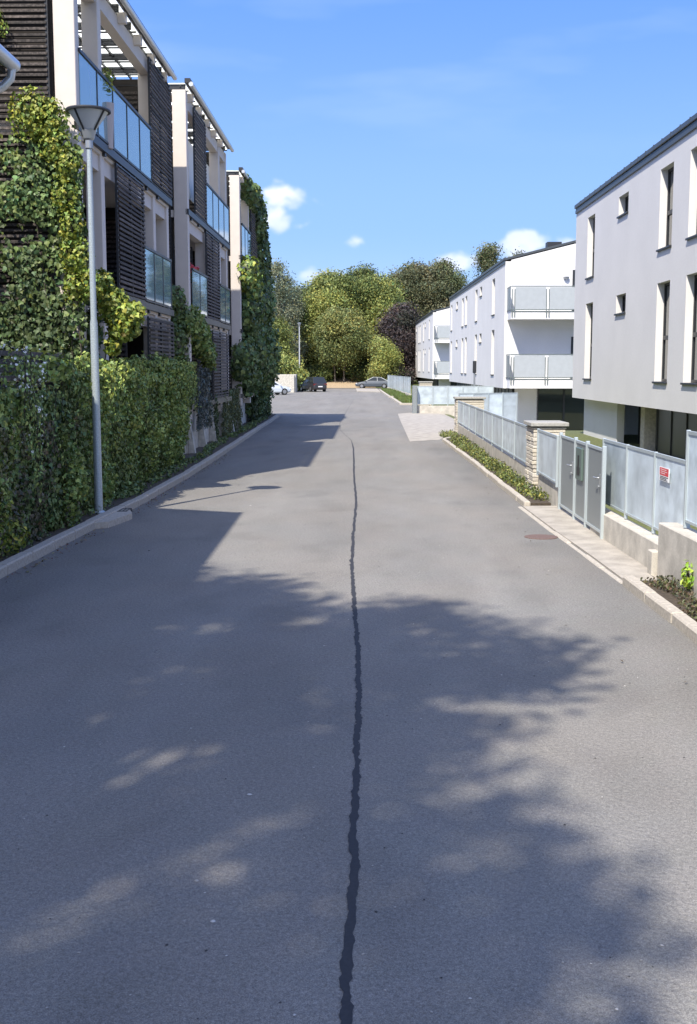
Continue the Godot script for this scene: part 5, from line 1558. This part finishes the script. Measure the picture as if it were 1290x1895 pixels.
func shade_tree(at: Vector3, sd: int):
	rng.seed = sd
	var t := thing("roadside_tree", "leafy roadside tree left of the viewer that shades the near road", "tree", at)
	var w := MB.new()
	w.tube([Vector3(0, -0.2, 0), Vector3(0.1, 2.5, 0), Vector3(0.3, 5.0, 0.1), Vector3(0.4, 9.5, 0.1)], [0.32, 0.26, 0.22, 0.10], 9)
	obj("trunk", w, M.bark, t)
	# crown of many small leafy boughs, open in places
	var edge := [[2.5, 1.0], [4.4, 1.08], [5.2, 1.2], [6.0, 0.92], [6.7, 0.75], [7.5, 1.5], [9.0, 1.5], [9.8, 2.15], [11.0, 1.6], [11.8, 1.1], [12.6, -0.1], [13.2, -1.2], [14.2, -2.3], [15.0, -4.0]]
	var holes := [[-1.3, 7.2, 0.36], [-1.0, 7.35, 0.28], [-0.58, 5.8, 0.27], [-1.23, 5.15, 0.27], [-1.75, 8.1, 0.27], [-1.5, 8.9, 0.24], [1.0, 8.4, 0.34], [-0.37, 11.4, 0.30], [-0.42, 5.4, 0.26], [-1.35, 6.75, 0.30], [0.75, 5.7, 0.22], [-0.15, 8.0, 0.2], [-2.6, 10.4, 0.24], [-0.9, 12.2, 0.26], [0.6, 10.9, 0.28], [-2.2, 11.7, 0.26], [-1.9, 5.5, 0.22]]
	var fall := Vector3(0.366, 0, 0.765)   # how far the shade moves per metre of height: right, and along the street
	var lm := MB.new()
	var xs := []; var cs := PackedColorArray()
	var spots := []
	for i in 14:
		for j in 17:
			spots.append(Vector3(-5.6 + i * 0.62 + rng.randfn() * 0.16, 1.2 + j * 0.80 + rng.randfn() * 0.2, rng.randf_range(0.42, 0.66)))
	for q in spots:
		var gx: float = q.x; var gd: float = q.y; var r: float = q.z
		var lim := -9.0
		for i in edge.size() - 1:
			if gd >= edge[i][0] and gd < edge[i + 1][0]: lim = lerpf(edge[i][1], edge[i + 1][1], (gd - edge[i][0]) / (edge[i + 1][0] - edge[i][0]))
		if gd < 2.5: lim = 1.0
		if gx > lim - r * 0.5 or rng.randf() < 0.06: continue
		var hh := rng.randf_range(11.0, 15.0)
		var c := P(gx - fall.x * hh, hh, gd - fall.z * hh) - at
		lm.tube([Vector3(0.4, 8.0, 0.1), Vector3(0.4, 8.0, 0.1).lerp(c, 0.55) + Vector3(0, 0.3, 0), c], [0.10, 0.05, 0.015], 5, false)
		for i in int(150 * r * r) + 20:
			var d := Vector3(rng.randfn(), rng.randfn() * 0.8, rng.randfn()).normalized()
			var p := c + d * r * pow(rng.randf(), 0.45) * 1.25
			var wp := p + at
			var sx := wp.x + fall.x * wp.y; var sd_ := -wp.z + fall.z * wp.y
			var drop := false
			for h in holes:
				if pow((sx - h[0]) / h[2], 2.0) + pow((sd_ - h[1]) / (h[2] * 1.1), 2.0) < 1.0 and rng.randf() < 0.985: drop = true
			if drop: continue
			xs.append(Transform3D(leaf_basis(d, 0.4, 0.36 * rng.randf_range(0.7, 1.3)), p))
			cs.append(shade(Color(0.07, 0.10, 0.03), 0.2, 0.1))
	obj("limbs", lm, M.bark, t)
	scatter("crown", t, clump, M.leaf_far, xs, cs)
